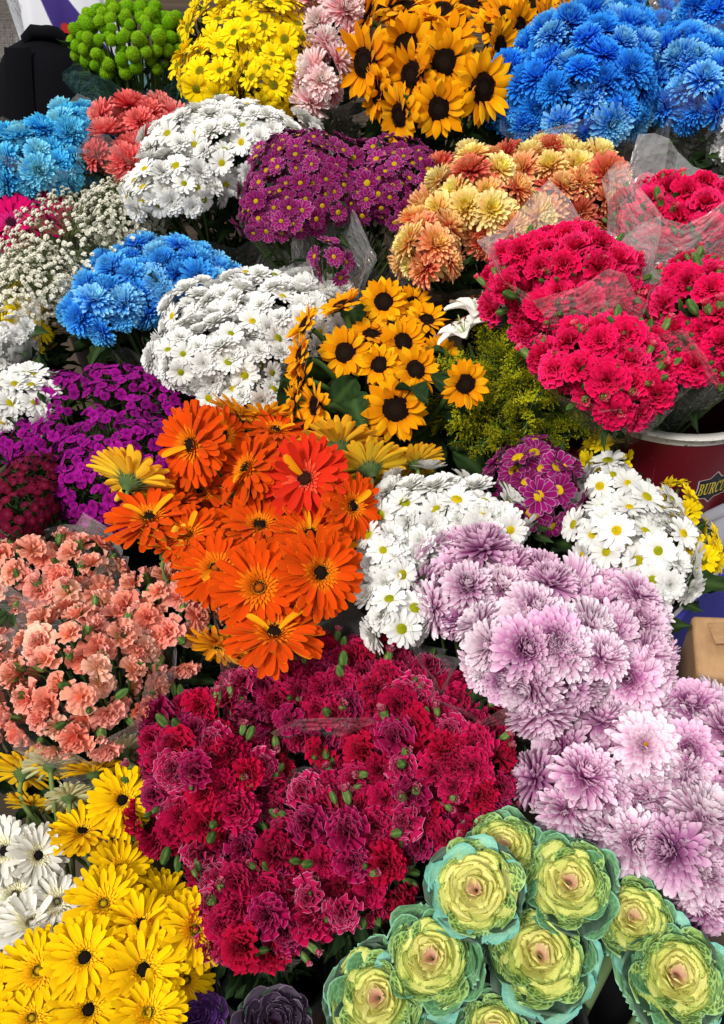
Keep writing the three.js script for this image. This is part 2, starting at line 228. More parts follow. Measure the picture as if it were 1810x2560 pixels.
function calyxBudGeo(seed, { green, light, tip = null }) {     // a carnation bud: fat green calyx, maybe with a colour showing
  const r = rng(seed), g = new GB(), G = lin(green), Lc = lin(light), T = tip ? lin(tip) : null;
  const prof = [[0.1, -0.5], [0.22, -0.4], [0.3, -0.15], [0.29, 0.1], [0.2, 0.32], [0.09, 0.46], [0.0, 0.5]];
  g.grid(10, 6, (u, v) => { const k = prof[Math.round(v * 6)], a = u * Math.PI * 2; return [k[0] * Math.cos(a), k[1], k[0] * Math.sin(a), mixc(G, Lc, 0.3 + 0.35 * Math.cos(a * 5) * (v > 0.3 ? 1 : 0))]; });
  for (let i = 0; i < 5; i++) g.petal({ th: i * 1.2566, r0: 0.24, y0: 0.08, L: 0.4, W: 0.26, ns: 3, nw: 2, e0: 1.5, e1: T ? 1.3 : 2.1, cup: -0.3, w: (t) => 1 - t * 0.85, col: () => tone(mixc(G, Lc, 0.35), r, 0.2) });
  if (T) for (let i = 0; i < 9; i++) g.petal({ th: i * 2.4, r0: 0.04 + 0.012 * i, y0: 0.1, L: 0.52 + r() * 0.1, W: 0.3, ns: 3, nw: 4, e0: 1.5, e1: 1.35 - i * 0.05, w: (t) => 0.4 + 0.6 * t, ruf: (s, q) => [0.04 * s * Math.sin(q * 6 + i), 0], col: (s) => tone(mixc(T, [1, 1, 1], s > 0.9 ? 0.15 : 0), r, 0.15) });
  g.tube([V3(0, -0.48, 0), V3(0.04, -1.1, 0.02), V3(0.02, -1.8, 0.06)], 0.06, 5, G);
  return g.geo();
}
function pomponGeo(seed, c1, c2) {
  const r = rng(seed), g = new GB(), a = lin(c1), b = lin(c2);
  g.dome(0.42, 0.42, 6, 14, 0, () => a, 0.02, r); g.dome(0.42, -0.2, 3, 14, 0, () => a, 0, r);
  for (let i = 0; i < 120; i++) {
    const y = 1 - (i + 0.5) / 120 * 1.35, q = Math.sqrt(Math.max(0, 1 - y * y)), an = i * 2.39996, s = 0.062;
    const n = V3(q * Math.cos(an), y, q * Math.sin(an)), c = tone(mixc(a, b, r()), r, 0.3), o = n.clone().multiplyScalar(0.41);
    const x = n.clone().cross(Math.abs(n.y) > 0.9 ? V3(1, 0, 0) : YUP).normalize(), z = n.clone().cross(x);
    const tip = n.clone().multiplyScalar(0.5), k = g.v(tip.x, tip.y, tip.z, tone(c, r, 0.2));
    for (let f = 0; f < 4; f++) { const w = f * 1.5708 + r(); g.v(o.x + (x.x * Math.cos(w) + z.x * Math.sin(w)) * s, o.y + (x.y * Math.cos(w) + z.y * Math.sin(w)) * s, o.z + (x.z * Math.cos(w) + z.z * Math.sin(w)) * s, c); }
    for (let f = 0; f < 4; f++) g.i.push(k, k + 1 + f, k + 1 + (f + 1) % 4);
  }
  return g.geo();
}
function floretGeo(seed, { mid, throat, edge }) {            // five broad toothed petals, as on sweet william
  const r = rng(seed), g = new GB(), m = lin(mid), t0 = lin(throat), e = lin(edge);
  for (let i = 0; i < 5; i++) g.petal({ th: i * 1.2566 + (r() - 0.5) * 0.15, r0: 0.02, y0: 0, L: 0.48 * (0.9 + r() * 0.15), W: 0.52, ns: 3, nw: 5, e0: 0.6, e1: -0.1 - r() * 0.4, cup: (r() - 0.5) * 0.4, w: (t) => 0.18 + 0.82 * Math.pow(t, 0.8),
    ruf: (s, q) => [0.015 * Math.sin(q * 9 + i), s > 0.9 ? -0.09 * q * q + 0.028 * Math.cos(q * 12) : 0], col: (s) => tone(s < 0.34 ? mixc(t0, m, s * 2) : mixc(m, e, (s - 0.34) * 1.5), r, 0.1) });
  g.tube([V3(0, 0, 0), V3(0, -0.5, 0), V3(0, -1.1, 0)], (t) => 0.06 + 0.03 * t, 4, lin(0x33421f));
  return g.geo();
}
function leafGeo(seed, { c1, c2, W = 0.34, ns = 7, nw = 4, bend = -0.5, tooth = 0, vein = 0.25, wave = 0.03 }) { // a leaf 1 long along +x from the origin, facing +y
  const r = rng(seed), g = new GB(), a = lin(c1), b = lin(c2), ph = r() * 6;
  g.petal({ r0: 0, y0: 0, L: 1, W, ns, nw, e0: 0.25, e1: bend, cup: 0.35, w: (t) => Math.max(0.03, Math.sin(Math.PI * Math.pow(clamp(t), 0.72)) * (1 + tooth * ((Math.round(t * ns) % 2) ? 0.22 : -0.12))),
    ruf: (s, q) => [wave * Math.sin(s * 9 + q * 3 + ph) * Math.abs(q), 0], col: (s, q) => { const c = mixc(a, b, Math.abs(q) < 0.1 ? vein * 2.2 : vein * (0.5 + 0.5 * Math.sin(s * 22 + Math.abs(q) * 5))); return c; } });
  return g.geo();
}
const seedsOf = (f, n, o) => Array.from({ length: n }, (_, k) => f(17 + k * 31, Array.isArray(o) ? o[k % o.length] : o));

// ---------------------------------------------------------------- placing
const qA = new THREE.Quaternion(), qB = new THREE.Quaternion();
function face(o, n, spin) { o.quaternion.copy(qA.setFromUnitVectors(YUP, n)).multiply(qB.setFromAxisAngle(YUP, spin)); }
function insideBlob(b, p, k = 1) { const x = (p.x - b[0]) / (b[3] * k), y = (p.y - b[1]) / (b[4] * k), z = (p.z - b[2]) / (b[5] * k); return x * x + y * y + z * z < 1; }
const EYE = V3(0, 1.65, 0);
// points spread over the domes of one bunch, at least gap apart, none inside another of its domes
function spread(blobs, gap, r, { shrink = 0, minY = -0.35, back = -0.45, tries = 2600, max = 280, k = 1 } = {}) {
  const out = [];
  for (let t = 0; t < tries && out.length < max; t++) {
    const b = blobs[Math.floor(r() * blobs.length)], u = r() * 2 - 1, a = r() * Math.PI * 2, q = Math.sqrt(1 - u * u);
    const ax = Math.max(0.01, b[3] - shrink) * k, ay = Math.max(0.01, b[4] - shrink) * k, az = Math.max(0.01, b[5] - shrink) * k;
    const d = V3(q * Math.cos(a), u, q * Math.sin(a)), p = V3(b[0] + d.x * ax, b[1] + d.y * ay, b[2] + d.z * az), n = V3(d.x / ax, d.y / ay, d.z / az).normalize();
    if (n.y < minY) continue;
    if (n.dot(EYE.clone().sub(p).normalize()) < back) continue;
    if (blobs.some((o) => o !== b && insideBlob([o[0], o[1], o[2], Math.max(0.01, (o[3] - shrink) * k), Math.max(0.01, (o[4] - shrink) * k), Math.max(0.01, (o[5] - shrink) * k)], p, 0.97))) continue;
    if (out.some((o) => o.p.distanceTo(p) < gap)) continue;
    out.push({ p, n });
  }
  return out;
}
function stepY(z) { return z > -0.86 ? 0.02 : z > -1.24 ? 0.16 : z > -1.7 ? 0.3 : z > -2.1 ? 0.42 : 0.52; }
function bunchBase(bl) { const b = bl[0]; let x = 0, z = 0, w = 0; for (const q of bl) { const k = q[3] * q[5]; x += q[0] * k; z += q[2] * k; w += k; } return V3(x / w, stepY(z / w) + 0.16, z / w - 0.02); }
const LEAVES = seedsOf(leafGeo, 3, [{ c1: 0x1d2f16, c2: 0x4a6232, tooth: 1, W: 0.42 }, { c1: 0x22351a, c2: 0x53683a, W: 0.3 }, { c1: 0x1a2a17, c2: 0x3f5a30, tooth: 1, W: 0.36 }]);
// stems from the flowers down to the neck of the bunch, and leaves in between
function greens(g, pts, base, r, { stems = 26, leaves = 120, leafL = 0.065, name = 'foliage' } = {}) {
  const gb = new GB();
  for (let k = 0; k < Math.min(stems, pts.length); k++) {
    const s = pts[Math.floor(k * pts.length / Math.min(stems, pts.length))], a = s.p.clone().addScaledVector(s.n, -0.008), b = base.clone().add(V3((r() - 0.5) * 0.07, -0.02 * r(), (r() - 0.5) * 0.07)), m = a.clone().lerp(b, 0.45).add(V3(0, 0.015, 0));
    m.x = lerp(a.x, b.x, 0.3); m.z = lerp(a.z, b.z, 0.3);
    gb.tube(new THREE.QuadraticBezierCurve3(a, m, b).getPoints(6), 0.0022 + r() * 0.0012, 5, tone(lin(0x4c6132), r, 0.5));
  }
  mesh('stems', gb.geo(), M.stem, g).userData.kind = 'stuff';
  if (leaves) {
    const im = new THREE.InstancedMesh(LEAVES[Math.floor(r() * 3)], M.leaf, leaves), m4 = new THREE.Matrix4(), q = new THREE.Quaternion();
    for (let k = 0; k < leaves; k++) {
      const s = pts[Math.floor(r() * pts.length)], t = 0.06 + r() * 0.7, p = s.p.clone().lerp(base, t), d = s.n.clone().add(V3((r() - 0.5) * 1.6, (r() - 0.5) * 1.2, (r() - 0.5) * 1.6)).normalize();
      q.setFromUnitVectors(V3(1, 0, 0), d).multiply(qB.setFromAxisAngle(V3(1, 0, 0), r() * 6.28));
      const L = leafL * (0.6 + r() * 0.7); im.setMatrixAt(k, m4.compose(p, q, V3(L, L, L)));
    }
    im.name = name; im.userData.kind = 'stuff'; im.castShadow = im.receiveShadow = true; g.add(im);
  }
}
// a whole bunch: flowers spread over its domes; every flower head is a part, its centre a sub-part
function bunch(key, name, label, category, o) {
  const bl = BLOBS[key], r = rng(key.length * 977 + key.charCodeAt(0) * 131 + key.charCodeAt(key.length - 1)), base = o.base ? V3(...o.base) : bunchBase(bl);
  const g = thing(name, label, category, o.group);
  const size = o.size, layers = o.layers || [1, 0.8], pts = [];
  layers.forEach((k, li) => {
    for (const s of spread(bl, size * (o.gap || 0.62) * (li ? 1.15 : 1), r, { shrink: size * 0.12, k, minY: o.minY ?? -0.4, back: o.back ?? -0.35, max: li ? 100 : 200, tries: o.tries || 2600 })) {
      s.p.addScaledVector(s.n, (r() - 0.6) * size * (o.rough ?? 0.5)); pts.push(s);
      const n = s.n.clone().multiplyScalar(1).add(V3((r() - 0.5) * 0.9, (r() - 0.3) * 0.5 + (o.up || 0), (r() - 0.5) * 0.9 + 0.1)).normalize();
      const kind = o.pick ? o.pick(s, r) : 0, gs = o.geos[kind] || o.geos[0], gi = Math.floor(r() * gs.length), mats = o.mats || M.p;
      const f = mesh(o.flower, gs[gi], mats[Math.floor(r() * mats.length)], g), k2 = size * (0.84 + r() * 0.32);
      f.position.copy(s.p); face(f, n, r() * 6.28); f.scale.set(k2 * (0.92 + r() * 0.16), k2 * (0.8 + r() * 0.5), k2);
      if (o.centre && kind !== o.noCentre) { const ce = mesh('flower_centre', o.centre[Math.floor(r() * o.centre.length)], M.s, f); const cs = 0.85 + r() * 0.35; ce.scale.set(cs, cs, cs); }
    }
  });
  if (o.buds) for (const s of spread(bl, size * o.buds.gap, r, { shrink: size * (o.buds.sink ?? 0.05), minY: -0.2, back: -0.2, max: o.buds.max })) {
    const f = mesh('bud', o.buds.geos[Math.floor(r() * o.buds.geos.length)], M.bud, g), k2 = o.buds.size * (0.75 + r() * 0.5), n = s.n.clone().add(V3((r() - 0.5) * 1.1, r() * 0.6, (r() - 0.5) * 1.1)).normalize();
    f.position.copy(s.p); face(f, n, r() * 6.28); f.scale.set(k2 * 0.78, k2, k2 * 0.78);
    for (let c = 1; c < (o.buds.cluster || 1); c++) { const b = mesh('bud', o.buds.geos[Math.floor(r() * o.buds.geos.length)], M.bud, g), a = c * 2.4 + r(), rr = k2 * (0.5 + 0.22 * c), off = V3(Math.cos(a) * rr, (r() - 0.5) * k2 * 0.5, Math.sin(a) * rr).applyQuaternion(f.quaternion), k3 = k2 * (0.7 + r() * 0.45); b.position.copy(s.p).add(off); face(b, n.clone().addScaledVector(off, 14).add(V3((r() - 0.5) * 0.4, 0, (r() - 0.5) * 0.4)).normalize(), r() * 6); b.scale.set(k3 * 0.78, k3, k3 * 0.78); }
  }
  greens(g, pts, base, r, o.greens);
  if (o.wrap) sleeve(g, bl, base, o.wrap, r);
  return { g, pts, base };
}

// ---------------------------------------------------------------- clear film sleeves
const film = (tint, rough = 0.2, clear = 0.93) => new THREE.MeshPhysicalMaterial({ color: tint, transmission: clear, roughness: rough, thickness: 0, ior: 1.6, side: THREE.DoubleSide, bumpMap: CRINKLE, bumpScale: 0.008 });
function noiseTex(n, f, rep) {
  const d = new Uint8Array(n * n * 4);
  for (let j = 0; j < n; j++) for (let i = 0; i < n; i++) { const v = clamp(f(i / n, j / n)) * 255, k = (j * n + i) * 4; d[k] = d[k + 1] = d[k + 2] = v; d[k + 3] = 255; }
  const t = new THREE.DataTexture(d, n, n); t.wrapS = t.wrapT = THREE.RepeatWrapping; t.magFilter = THREE.LinearFilter; t.minFilter = THREE.LinearFilter; if (rep) t.repeat.set(...rep); t.needsUpdate = true; return t;
}
const hash = (x, y) => { const s = Math.sin(x * 127.1 + y * 311.7) * 43758.5453; return s - Math.floor(s); };
function vnoise(x, y, per) {
  const xi = Math.floor(x), yi = Math.floor(y), fx = x - xi, fy = y - yi, w = (a) => per ? ((a % per) + per) % per : a, u = fx * fx * (3 - 2 * fx), v = fy * fy * (3 - 2 * fy);
  return lerp(lerp(hash(w(xi), w(yi)), hash(w(xi + 1), w(yi)), u), lerp(hash(w(xi), w(yi + 1)), hash(w(xi + 1), w(yi + 1)), u), v);
}
function worley(x, y, per) { // [F1, F2]
  const xi = Math.floor(x), yi = Math.floor(y); let a = 9, b = 9;
  for (let dy = -1; dy <= 1; dy++) for (let dx = -1; dx <= 1; dx++) { const cx = xi + dx, cy = yi + dy, wx = per ? ((cx % per) + per) % per : cx, wy = per ? ((cy % per) + per) % per : cy; const d = Math.hypot(cx + hash(wx, wy) - x, cy + hash(wy + 7.3, wx + 3.1) - y); if (d < a) { b = a; a = d; } else if (d < b) b = d; }
  return [a, b];
}
const CRINKLE = noiseTex(256, (u, v) => { const [a, b] = worley(u * 7, v * 7, 7), [c, d] = worley(u * 17 + 3, v * 17, 17); return 0.35 + 0.5 * (b - a) + 0.2 * (d - c); }, [3, 2]);
const FILM = { clear: film(0xffffff, 0.17, 0.94), haze: film(0xffffff, 0.2, 0.86), teal: film(0x9fdfe0, 0.2), blue: film(0xbcd8ff, 0.2), warm: film(0xfff0dc, 0.22) };
function sleeve(g, bl, base, w, r) {
  const c = V3(0, 0, 0); let ax = 0, az = 0, x0 = 9, x1 = -9, z0 = 9, z1 = -9, yc = 0;
  for (const b of bl) { x0 = Math.min(x0, b[0] - b[3]); x1 = Math.max(x1, b[0] + b[3]); z0 = Math.min(z0, b[2] - b[5]); z1 = Math.max(z1, b[2] + b[5]); yc += b[1] / bl.length; }
  c.set((x0 + x1) / 2, yc + (w.rise ?? 0.02), (z0 + z1) / 2); ax = (x1 - x0) / 2 * (w.fit ?? 1.04); az = (z1 - z0) / 2 * (w.fit ?? 1.04);
  const tip = base.clone().lerp(c, w.from ?? 0.25), nu = w.folds ?? 30, nv = 8, jit = Array.from({ length: 400 }, () => r() - 0.5), gb = new GB(), ph = r() * 6.28, kc = w.corners ?? 4, one = [1, 1, 1];
  gb.grid(nu, nv, (u, v) => {
    const kk = Math.round(u * nu) % nu, a = (u + (jit[kk] * 0.6) / nu) * Math.PI * 2, rad = Math.pow(v, w.pow ?? 0.75), pl = 0.16 * jit[kk + 40] + 0.05 * jit[(kk * 7 + Math.round(v * nv) * 31) % 400];
    const edge = v * v * v * ((w.peak ?? 0.05) * (Math.pow(Math.abs(Math.cos((a + ph) * kc / 2)), 3) - 0.3) + 0.025 * jit[kk + 90]);
    const k = lerp(0.16, 1, rad) * (1 + pl * (0.4 + v) + (w.flare ?? 0.08) * Math.pow(v, 6));
    return [lerp(tip.x, c.x, v) + Math.cos(a) * ax * k, lerp(tip.y, c.y, v) + edge + (w.tilt ?? 0) * Math.sin(a) * v, lerp(tip.z, c.z, v) + Math.sin(a) * az * k, one];
  });
  const cone = gb.geo().toNonIndexed(); cone.computeVertexNormals(); mesh('clear_wrap', cone, FILM[w.film || 'clear'], g);
}
// ---------------------------------------------------------------- the place: pavement, wall behind, stepped stand
{
  const gt = noiseTex(512, (u, v) => 0.45 + 0.3 * vnoise(u * 16, v * 16, 16) + 0.25 * vnoise(u * 90, v * 90, 90));
  gt.repeat.set(8, 8);
  const m = new THREE.MeshStandardMaterial({ color: 0x35363a, roughness: 0.85, bumpMap: gt, bumpScale: 0.004, map: gt });
  const p = mesh('pavement', new THREE.PlaneGeometry(40, 40).rotateX(-Math.PI / 2), m); p.userData.kind = 'structure';
  const wt = noiseTex(256, (u, v) => 0.4 + 0.4 * vnoise(u * 6, v * 60, 0) + 0.2 * vnoise(u * 40, v * 40, 40));
  const wm = new THREE.MeshStandardMaterial({ color: 0x6b5a4a, roughness: 0.8, map: wt, bumpMap: wt, bumpScale: 0.003 });
  const wall = thing('shop_front', 'brown boarded shop front behind the flower stall', 'shop front');
  for (let k = 0; k < 9; k++) mesh('board', new THREE.BoxGeometry(7, 0.232, 0.05), wm, wall).position.set(0, 0.12 + k * 0.24, -3.75);
  mesh('back_panel', new THREE.BoxGeometry(7, 2.3, 0.04), new THREE.MeshStandardMaterial({ color: 0x1c1815, roughness: 0.9 }), wall).position.set(0, 1.15, -3.81);
}
const riserBoard = new THREE.MeshStandardMaterial({ color: 0x42362a, roughness: 0.95 });
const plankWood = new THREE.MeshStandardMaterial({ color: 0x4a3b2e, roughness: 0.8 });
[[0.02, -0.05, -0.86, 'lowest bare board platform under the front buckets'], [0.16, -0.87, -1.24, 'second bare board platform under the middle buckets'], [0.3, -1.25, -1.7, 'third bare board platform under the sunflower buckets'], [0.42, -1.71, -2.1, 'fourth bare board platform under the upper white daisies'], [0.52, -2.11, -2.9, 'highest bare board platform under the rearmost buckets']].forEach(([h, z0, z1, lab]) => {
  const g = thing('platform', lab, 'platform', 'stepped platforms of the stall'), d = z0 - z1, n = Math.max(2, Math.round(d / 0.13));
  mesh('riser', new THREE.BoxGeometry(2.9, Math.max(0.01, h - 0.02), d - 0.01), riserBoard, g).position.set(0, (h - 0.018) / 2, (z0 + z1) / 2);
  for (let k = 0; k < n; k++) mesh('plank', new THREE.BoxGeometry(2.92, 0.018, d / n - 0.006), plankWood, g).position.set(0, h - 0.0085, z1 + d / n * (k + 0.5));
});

// ---------------------------------------------------------------- black buckets under the bunches
const bucketGeo = new THREE.LatheGeometry([[0, 0.004], [0.075, 0], [0.08, 0.006], [0.105, 0.235], [0.113, 0.238], [0.113, 0.25], [0.101, 0.25], [0.077, 0.02], [0, 0.02]].map((a) => new THREE.Vector2(...a)), 28);
const bucketRim = new THREE.TorusGeometry(0.11, 0.006, 8, 32).rotateX(Math.PI / 2);
const handleGeo = new THREE.TorusGeometry(0.112, 0.003, 6, 24, Math.PI).rotateX(Math.PI * 0.42);
const bucketMat = new THREE.MeshStandardMaterial({ color: 0x0e0e10, roughness: 0.45 });
const buckets = [];
function bucketUnder(base, what, k = 1) {
  const y = base.y - 0.16;
  const g = thing('flower_bucket', `black plastic bucket under the ${what}`, 'bucket', null, [base.x, y, base.z]);
  for (const [n, ge] of [['bucket_body', bucketGeo], ['rim', bucketRim], ['handle', handleGeo]]) { const m = mesh(n, ge, bucketMat, g); m.scale.set(k, 1, k); if (n !== 'bucket_body') m.position.y = 0.238; }
}

// ---------------------------------------------------------------- kinds of flowers
const whiteDaisy = seedsOf(daisyGeo, 4, { base: 0xdcdfc6, mid: 0xedece6, tip: 0xf0efec, n: 24 });
const whiteFull = seedsOf(daisyGeo, 2, { base: 0xe4e6d2, mid: 0xeeede8, tip: 0xf0efec, n: 44, rows: 4, droop: 0.1 });
const yellowDaisy = seedsOf(daisyGeo, 4, { base: 0xe8b800, mid: 0xf9d704, tip: 0xfbe11a, n: 20 });
const maroonDaisy = seedsOf(daisyGeo, 4, { base: 0x4e0634, mid: 0x70094a, tip: 0x801056, edge: 0xac6498, n: 20, W: 0.15 });
const maroonLight = seedsOf(daisyGeo, 2, { base: 0x5e083e, mid: 0x880e5e, tip: 0x96186a, edge: 0xcc94ba, n: 20, W: 0.15 });
const discGreen = seedsOf(discGeo, 3, [{ rim: 0xb39a08, top: 0x8d9412 }, { rim: 0xd0a90a, top: 0xa29a10 }, { rim: 0x9b9210, top: 0x7b8a12 }]);
const discOlive = seedsOf(discGeo, 2, { rim: 0x8f7d0a, top: 0x5d6512, R: 0.14 });
const discGold = seedsOf(discGeo, 2, [{ rim: 0xc0940c, top: 0xa49214, R: 0.115 }, { rim: 0xae880c, top: 0x8c8414, R: 0.1 }]);
const discLarge = seedsOf(discGeo, 2, [{ rim: 0xd09f0c, top: 0xb3a016, R: 0.15 }, { rim: 0xc0960c, top: 0x9c9014, R: 0.13 }]);
const blueDeep = seedsOf(chrysGeo, 4, [{ outer: 0x0a80f6, inner: 0x1a92f4, base: 0x0850cc, tipc: 0x58bafc, n: 170, W: 0.086 }, { outer: 0x0b76ee, inner: 0x2aa6f4, base: 0x0648c0, tipc: 0x3aa6fa, n: 176, W: 0.084 }, { outer: 0x148cf6, inner: 0x35b8ec, base: 0x0852cc, tipc: 0x92d8fd, n: 166, W: 0.088 }, { outer: 0x086eea, inner: 0x178cf2, base: 0x0644b4, tipc: 0x40aafc, n: 176, W: 0.086 }]);
const blueMid = seedsOf(chrysGeo, 4, [{ outer: 0x1a90f4, inner: 0x58c0f6, base: 0x0a5ccc, tipc: 0x6ccafc, n: 110, W: 0.1 }, { outer: 0x1280ec, inner: 0x42aef2, base: 0x084ec0, tipc: 0x52b8fa, n: 116, W: 0.1 }, { outer: 0x30a2f6, inner: 0x90daf4, base: 0x0a64d0, tipc: 0x98dcfc, n: 104, W: 0.1, open: 0.12, eye: 0xb9c860 }]);
const cyanC = seedsOf(chrysGeo, 4, [{ outer: 0x16b2f2, inner: 0x8ce4f8, base: 0x0880d0, tipc: 0x7adffc }, { outer: 0x20bcf4, inner: 0xc4f0ee, base: 0x0a8ed6, tipc: 0x96e8fc }, { outer: 0x10a8ec, inner: 0x58d0f4, base: 0x067acc, tipc: 0x62d4fa }]);
const coralC = seedsOf(chrysGeo, 3, [{ outer: 0xf0585c, inner: 0xf58a80, base: 0xd83a48, tipc: 0xf98a84, n: 96 }, { outer: 0xe84c54, inner: 0xf27a70, base: 0xc83040, tipc: 0xf4807c, n: 102 }, { outer: 0xf2646a, inner: 0xf8a898, base: 0xd84450, tipc: 0xfa9a92, n: 92 }]);
const palePink = seedsOf(chrysGeo, 3, [{ outer: 0xfabcc2, inner: 0xfbe4d8, base: 0xf08898, tipc: 0xfdeaea, n: 100 }, { outer: 0xf8b0b8, inner: 0xfbdcd4, base: 0xea7488, tipc: 0xfcdee0, n: 96 }, { outer: 0xfacacc, inner: 0xfbeee0, base: 0xf090a0, tipc: 0xfdf0ee, n: 104 }]);
const peachC = seedsOf(chrysGeo, 6, [{ outer: 0xf4965c, inner: 0xf9e448, base: 0xd84848, tipc: 0xfcd08c, n: 100 }, { outer: 0xec6450, inner: 0xf4b850, base: 0xc8343e, tipc: 0xf9b080, n: 104 }, { outer: 0xf9c878, inner: 0xf8ea28, base: 0xee8a5c, tipc: 0xfeeaa0, n: 98, open: 0.08, eye: 0x9aa41a }, { outer: 0xe04a44, inner: 0xee9040, base: 0xb42636, tipc: 0xf09070, n: 104 }, { outer: 0xf8d488, inner: 0xf6ee20, base: 0xf0a060, tipc: 0xfef0ac, n: 92, open: 0.1, eye: 0x9aa41a }, { outer: 0xf08a5c, inner: 0xf8d850, base: 0xcc3c40, tipc: 0xfbc890, n: 100 }]);
const mauveC = seedsOf(chrysGeo, 6, [{ outer: 0xe0a0cc, inner: 0xcc64b0, base: 0xb0509c, tipc: 0xf8e0ee, n: 165, W: 0.1 }, { outer: 0xe6aed2, inner: 0xd890c2, base: 0xb864a8, tipc: 0xfaeaf3, n: 172, W: 0.1 }, { outer: 0xda94c6, inner: 0xac3c92, base: 0xa44696, tipc: 0xf4d4e7, n: 165, W: 0.1 }, { outer: 0xecbcd9, inner: 0xf6dce6, base: 0xc076b0, tipc: 0xfbeef5, n: 150, open: 0.14, eye: 0xb08a18 }, { outer: 0xd488c2, inner: 0x9c3086, base: 0x983c8c, tipc: 0xf0cae2, n: 165, W: 0.1 }, { outer: 0xeec4de, inner: 0xe6acd0, base: 0xc47cb2, tipc: 0xfcf2f8, n: 178, W: 0.1 }]);
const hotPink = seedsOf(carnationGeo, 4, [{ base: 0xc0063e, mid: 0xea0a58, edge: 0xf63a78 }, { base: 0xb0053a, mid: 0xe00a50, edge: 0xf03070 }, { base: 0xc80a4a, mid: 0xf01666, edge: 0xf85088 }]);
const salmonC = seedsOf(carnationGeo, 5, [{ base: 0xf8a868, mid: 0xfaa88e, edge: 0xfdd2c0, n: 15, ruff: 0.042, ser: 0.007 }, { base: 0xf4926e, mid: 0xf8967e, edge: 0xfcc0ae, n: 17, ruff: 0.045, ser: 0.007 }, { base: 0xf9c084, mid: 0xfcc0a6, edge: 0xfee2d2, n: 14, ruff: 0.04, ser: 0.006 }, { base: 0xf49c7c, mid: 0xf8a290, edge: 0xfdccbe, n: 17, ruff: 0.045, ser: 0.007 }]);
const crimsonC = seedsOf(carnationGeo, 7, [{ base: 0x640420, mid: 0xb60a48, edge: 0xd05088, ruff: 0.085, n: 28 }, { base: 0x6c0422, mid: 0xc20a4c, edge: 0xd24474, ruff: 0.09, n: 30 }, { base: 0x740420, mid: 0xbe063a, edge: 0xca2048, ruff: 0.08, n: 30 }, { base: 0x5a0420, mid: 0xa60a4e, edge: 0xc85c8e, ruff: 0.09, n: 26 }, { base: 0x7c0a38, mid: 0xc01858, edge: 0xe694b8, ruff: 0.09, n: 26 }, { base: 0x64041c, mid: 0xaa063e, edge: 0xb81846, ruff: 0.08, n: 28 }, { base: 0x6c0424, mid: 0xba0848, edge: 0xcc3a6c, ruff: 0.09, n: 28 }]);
const greenBud = seedsOf(calyxBudGeo, 3, [{ green: 0x3a5626, light: 0x6c8a46 }, { green: 0x42602c, light: 0x769250 }, { green: 0x344e22, light: 0x62803e }]);
const tippedBud = (c) => seedsOf(calyxBudGeo, 2, [{ green: 0x4c6a34, light: 0x86a05c, tip: c }, { green: 0x557238, light: 0x8ea862, tip: c }]);
const pompons = [pomponGeo(5, 0x4c7c06, 0x7aa812), pomponGeo(9, 0x5a8408, 0x88b01c)];

// ---------------------------------------------------------------- back row
const made = {};
const put = (key, ...a) => { made[key] = bunch(key, ...a); return made[key]; };
put('green_pompon', 'pompon_bunch', 'bunch of round lime green button chrysanthemums in teal film', 'flower bunch', { flower: 'pompon', size: 0.037, gap: 0.8, geos: [pompons], mats: [M.s], layers: [1, 0.78], minY: -0.7, greens: { stems: 60, leaves: 40 }, wrap: { film: 'teal', rise: -0.06, fit: 1.1, from: 0.1, peak: 0.05 } });
put('yellow_back', 'daisy_bunch', 'large bunch of yellow daisies beside the green button flowers', 'flower bunch', { flower: 'daisy', size: 0.076, gap: 0.55, geos: [yellowDaisy], centre: discOlive });
put('pink_pale', 'chrysanthemum_bunch', 'narrow bunch of pale pink chrysanthemums between yellow daisies and sunflowers', 'flower bunch', { flower: 'chrysanthemum', size: 0.088, gap: 0.6, geos: [palePink], wrap: { rise: -0.05, fit: 1.05 } });
const filmBlue = { film: 'clear', rise: 0.03, fit: 1.06, peak: 0.06, from: 0.2 };
put('blue_big', 'chrysanthemum_bunch', 'large deep blue chrysanthemum bunch in clear film beside the rear sunflowers', 'flower bunch', { flower: 'chrysanthemum', size: 0.086, gap: 0.52, geos: [blueDeep], wrap: { ...filmBlue, rise: -0.02 } });
put('blue_right', 'chrysanthemum_bunch', 'deep blue chrysanthemum bunch in film above the white edge flowers', 'flower bunch', { flower: 'chrysanthemum', size: 0.09, gap: 0.52, geos: [blueDeep], wrap: filmBlue });
put('blue_far', 'chrysanthemum_bunch', 'blue chrysanthemum bunch in the top right corner', 'flower bunch', { flower: 'chrysanthemum', size: 0.09, gap: 0.52, geos: [blueDeep], wrap: filmBlue });
put('blue_behind', 'chrysanthemum_bunch', 'small blue chrysanthemum bunch peeking out behind the largest blue bunch', 'flower bunch', { flower: 'chrysanthemum', size: 0.085, gap: 0.62, geos: [blueDeep], layers: [1], wrap: { ...filmBlue, rise: 0.08 } });
put('cyan', 'chrysanthemum_bunch', 'light cyan blue chrysanthemum bunch next to the black coat', 'flower bunch', { flower: 'chrysanthemum', size: 0.072, gap: 0.54, geos: [cyanC], wrap: { film: 'clear', rise: 0.03, peak: 0.06, fit: 1.02 } });
put('coral', 'chrysanthemum_bunch', 'coral red chrysanthemum bunch wrapped in clear film', 'flower bunch', { flower: 'chrysanthemum', size: 0.085, gap: 0.6, geos: [coralC], wrap: { rise: 0.03, fit: 1.04, peak: 0.06 } });
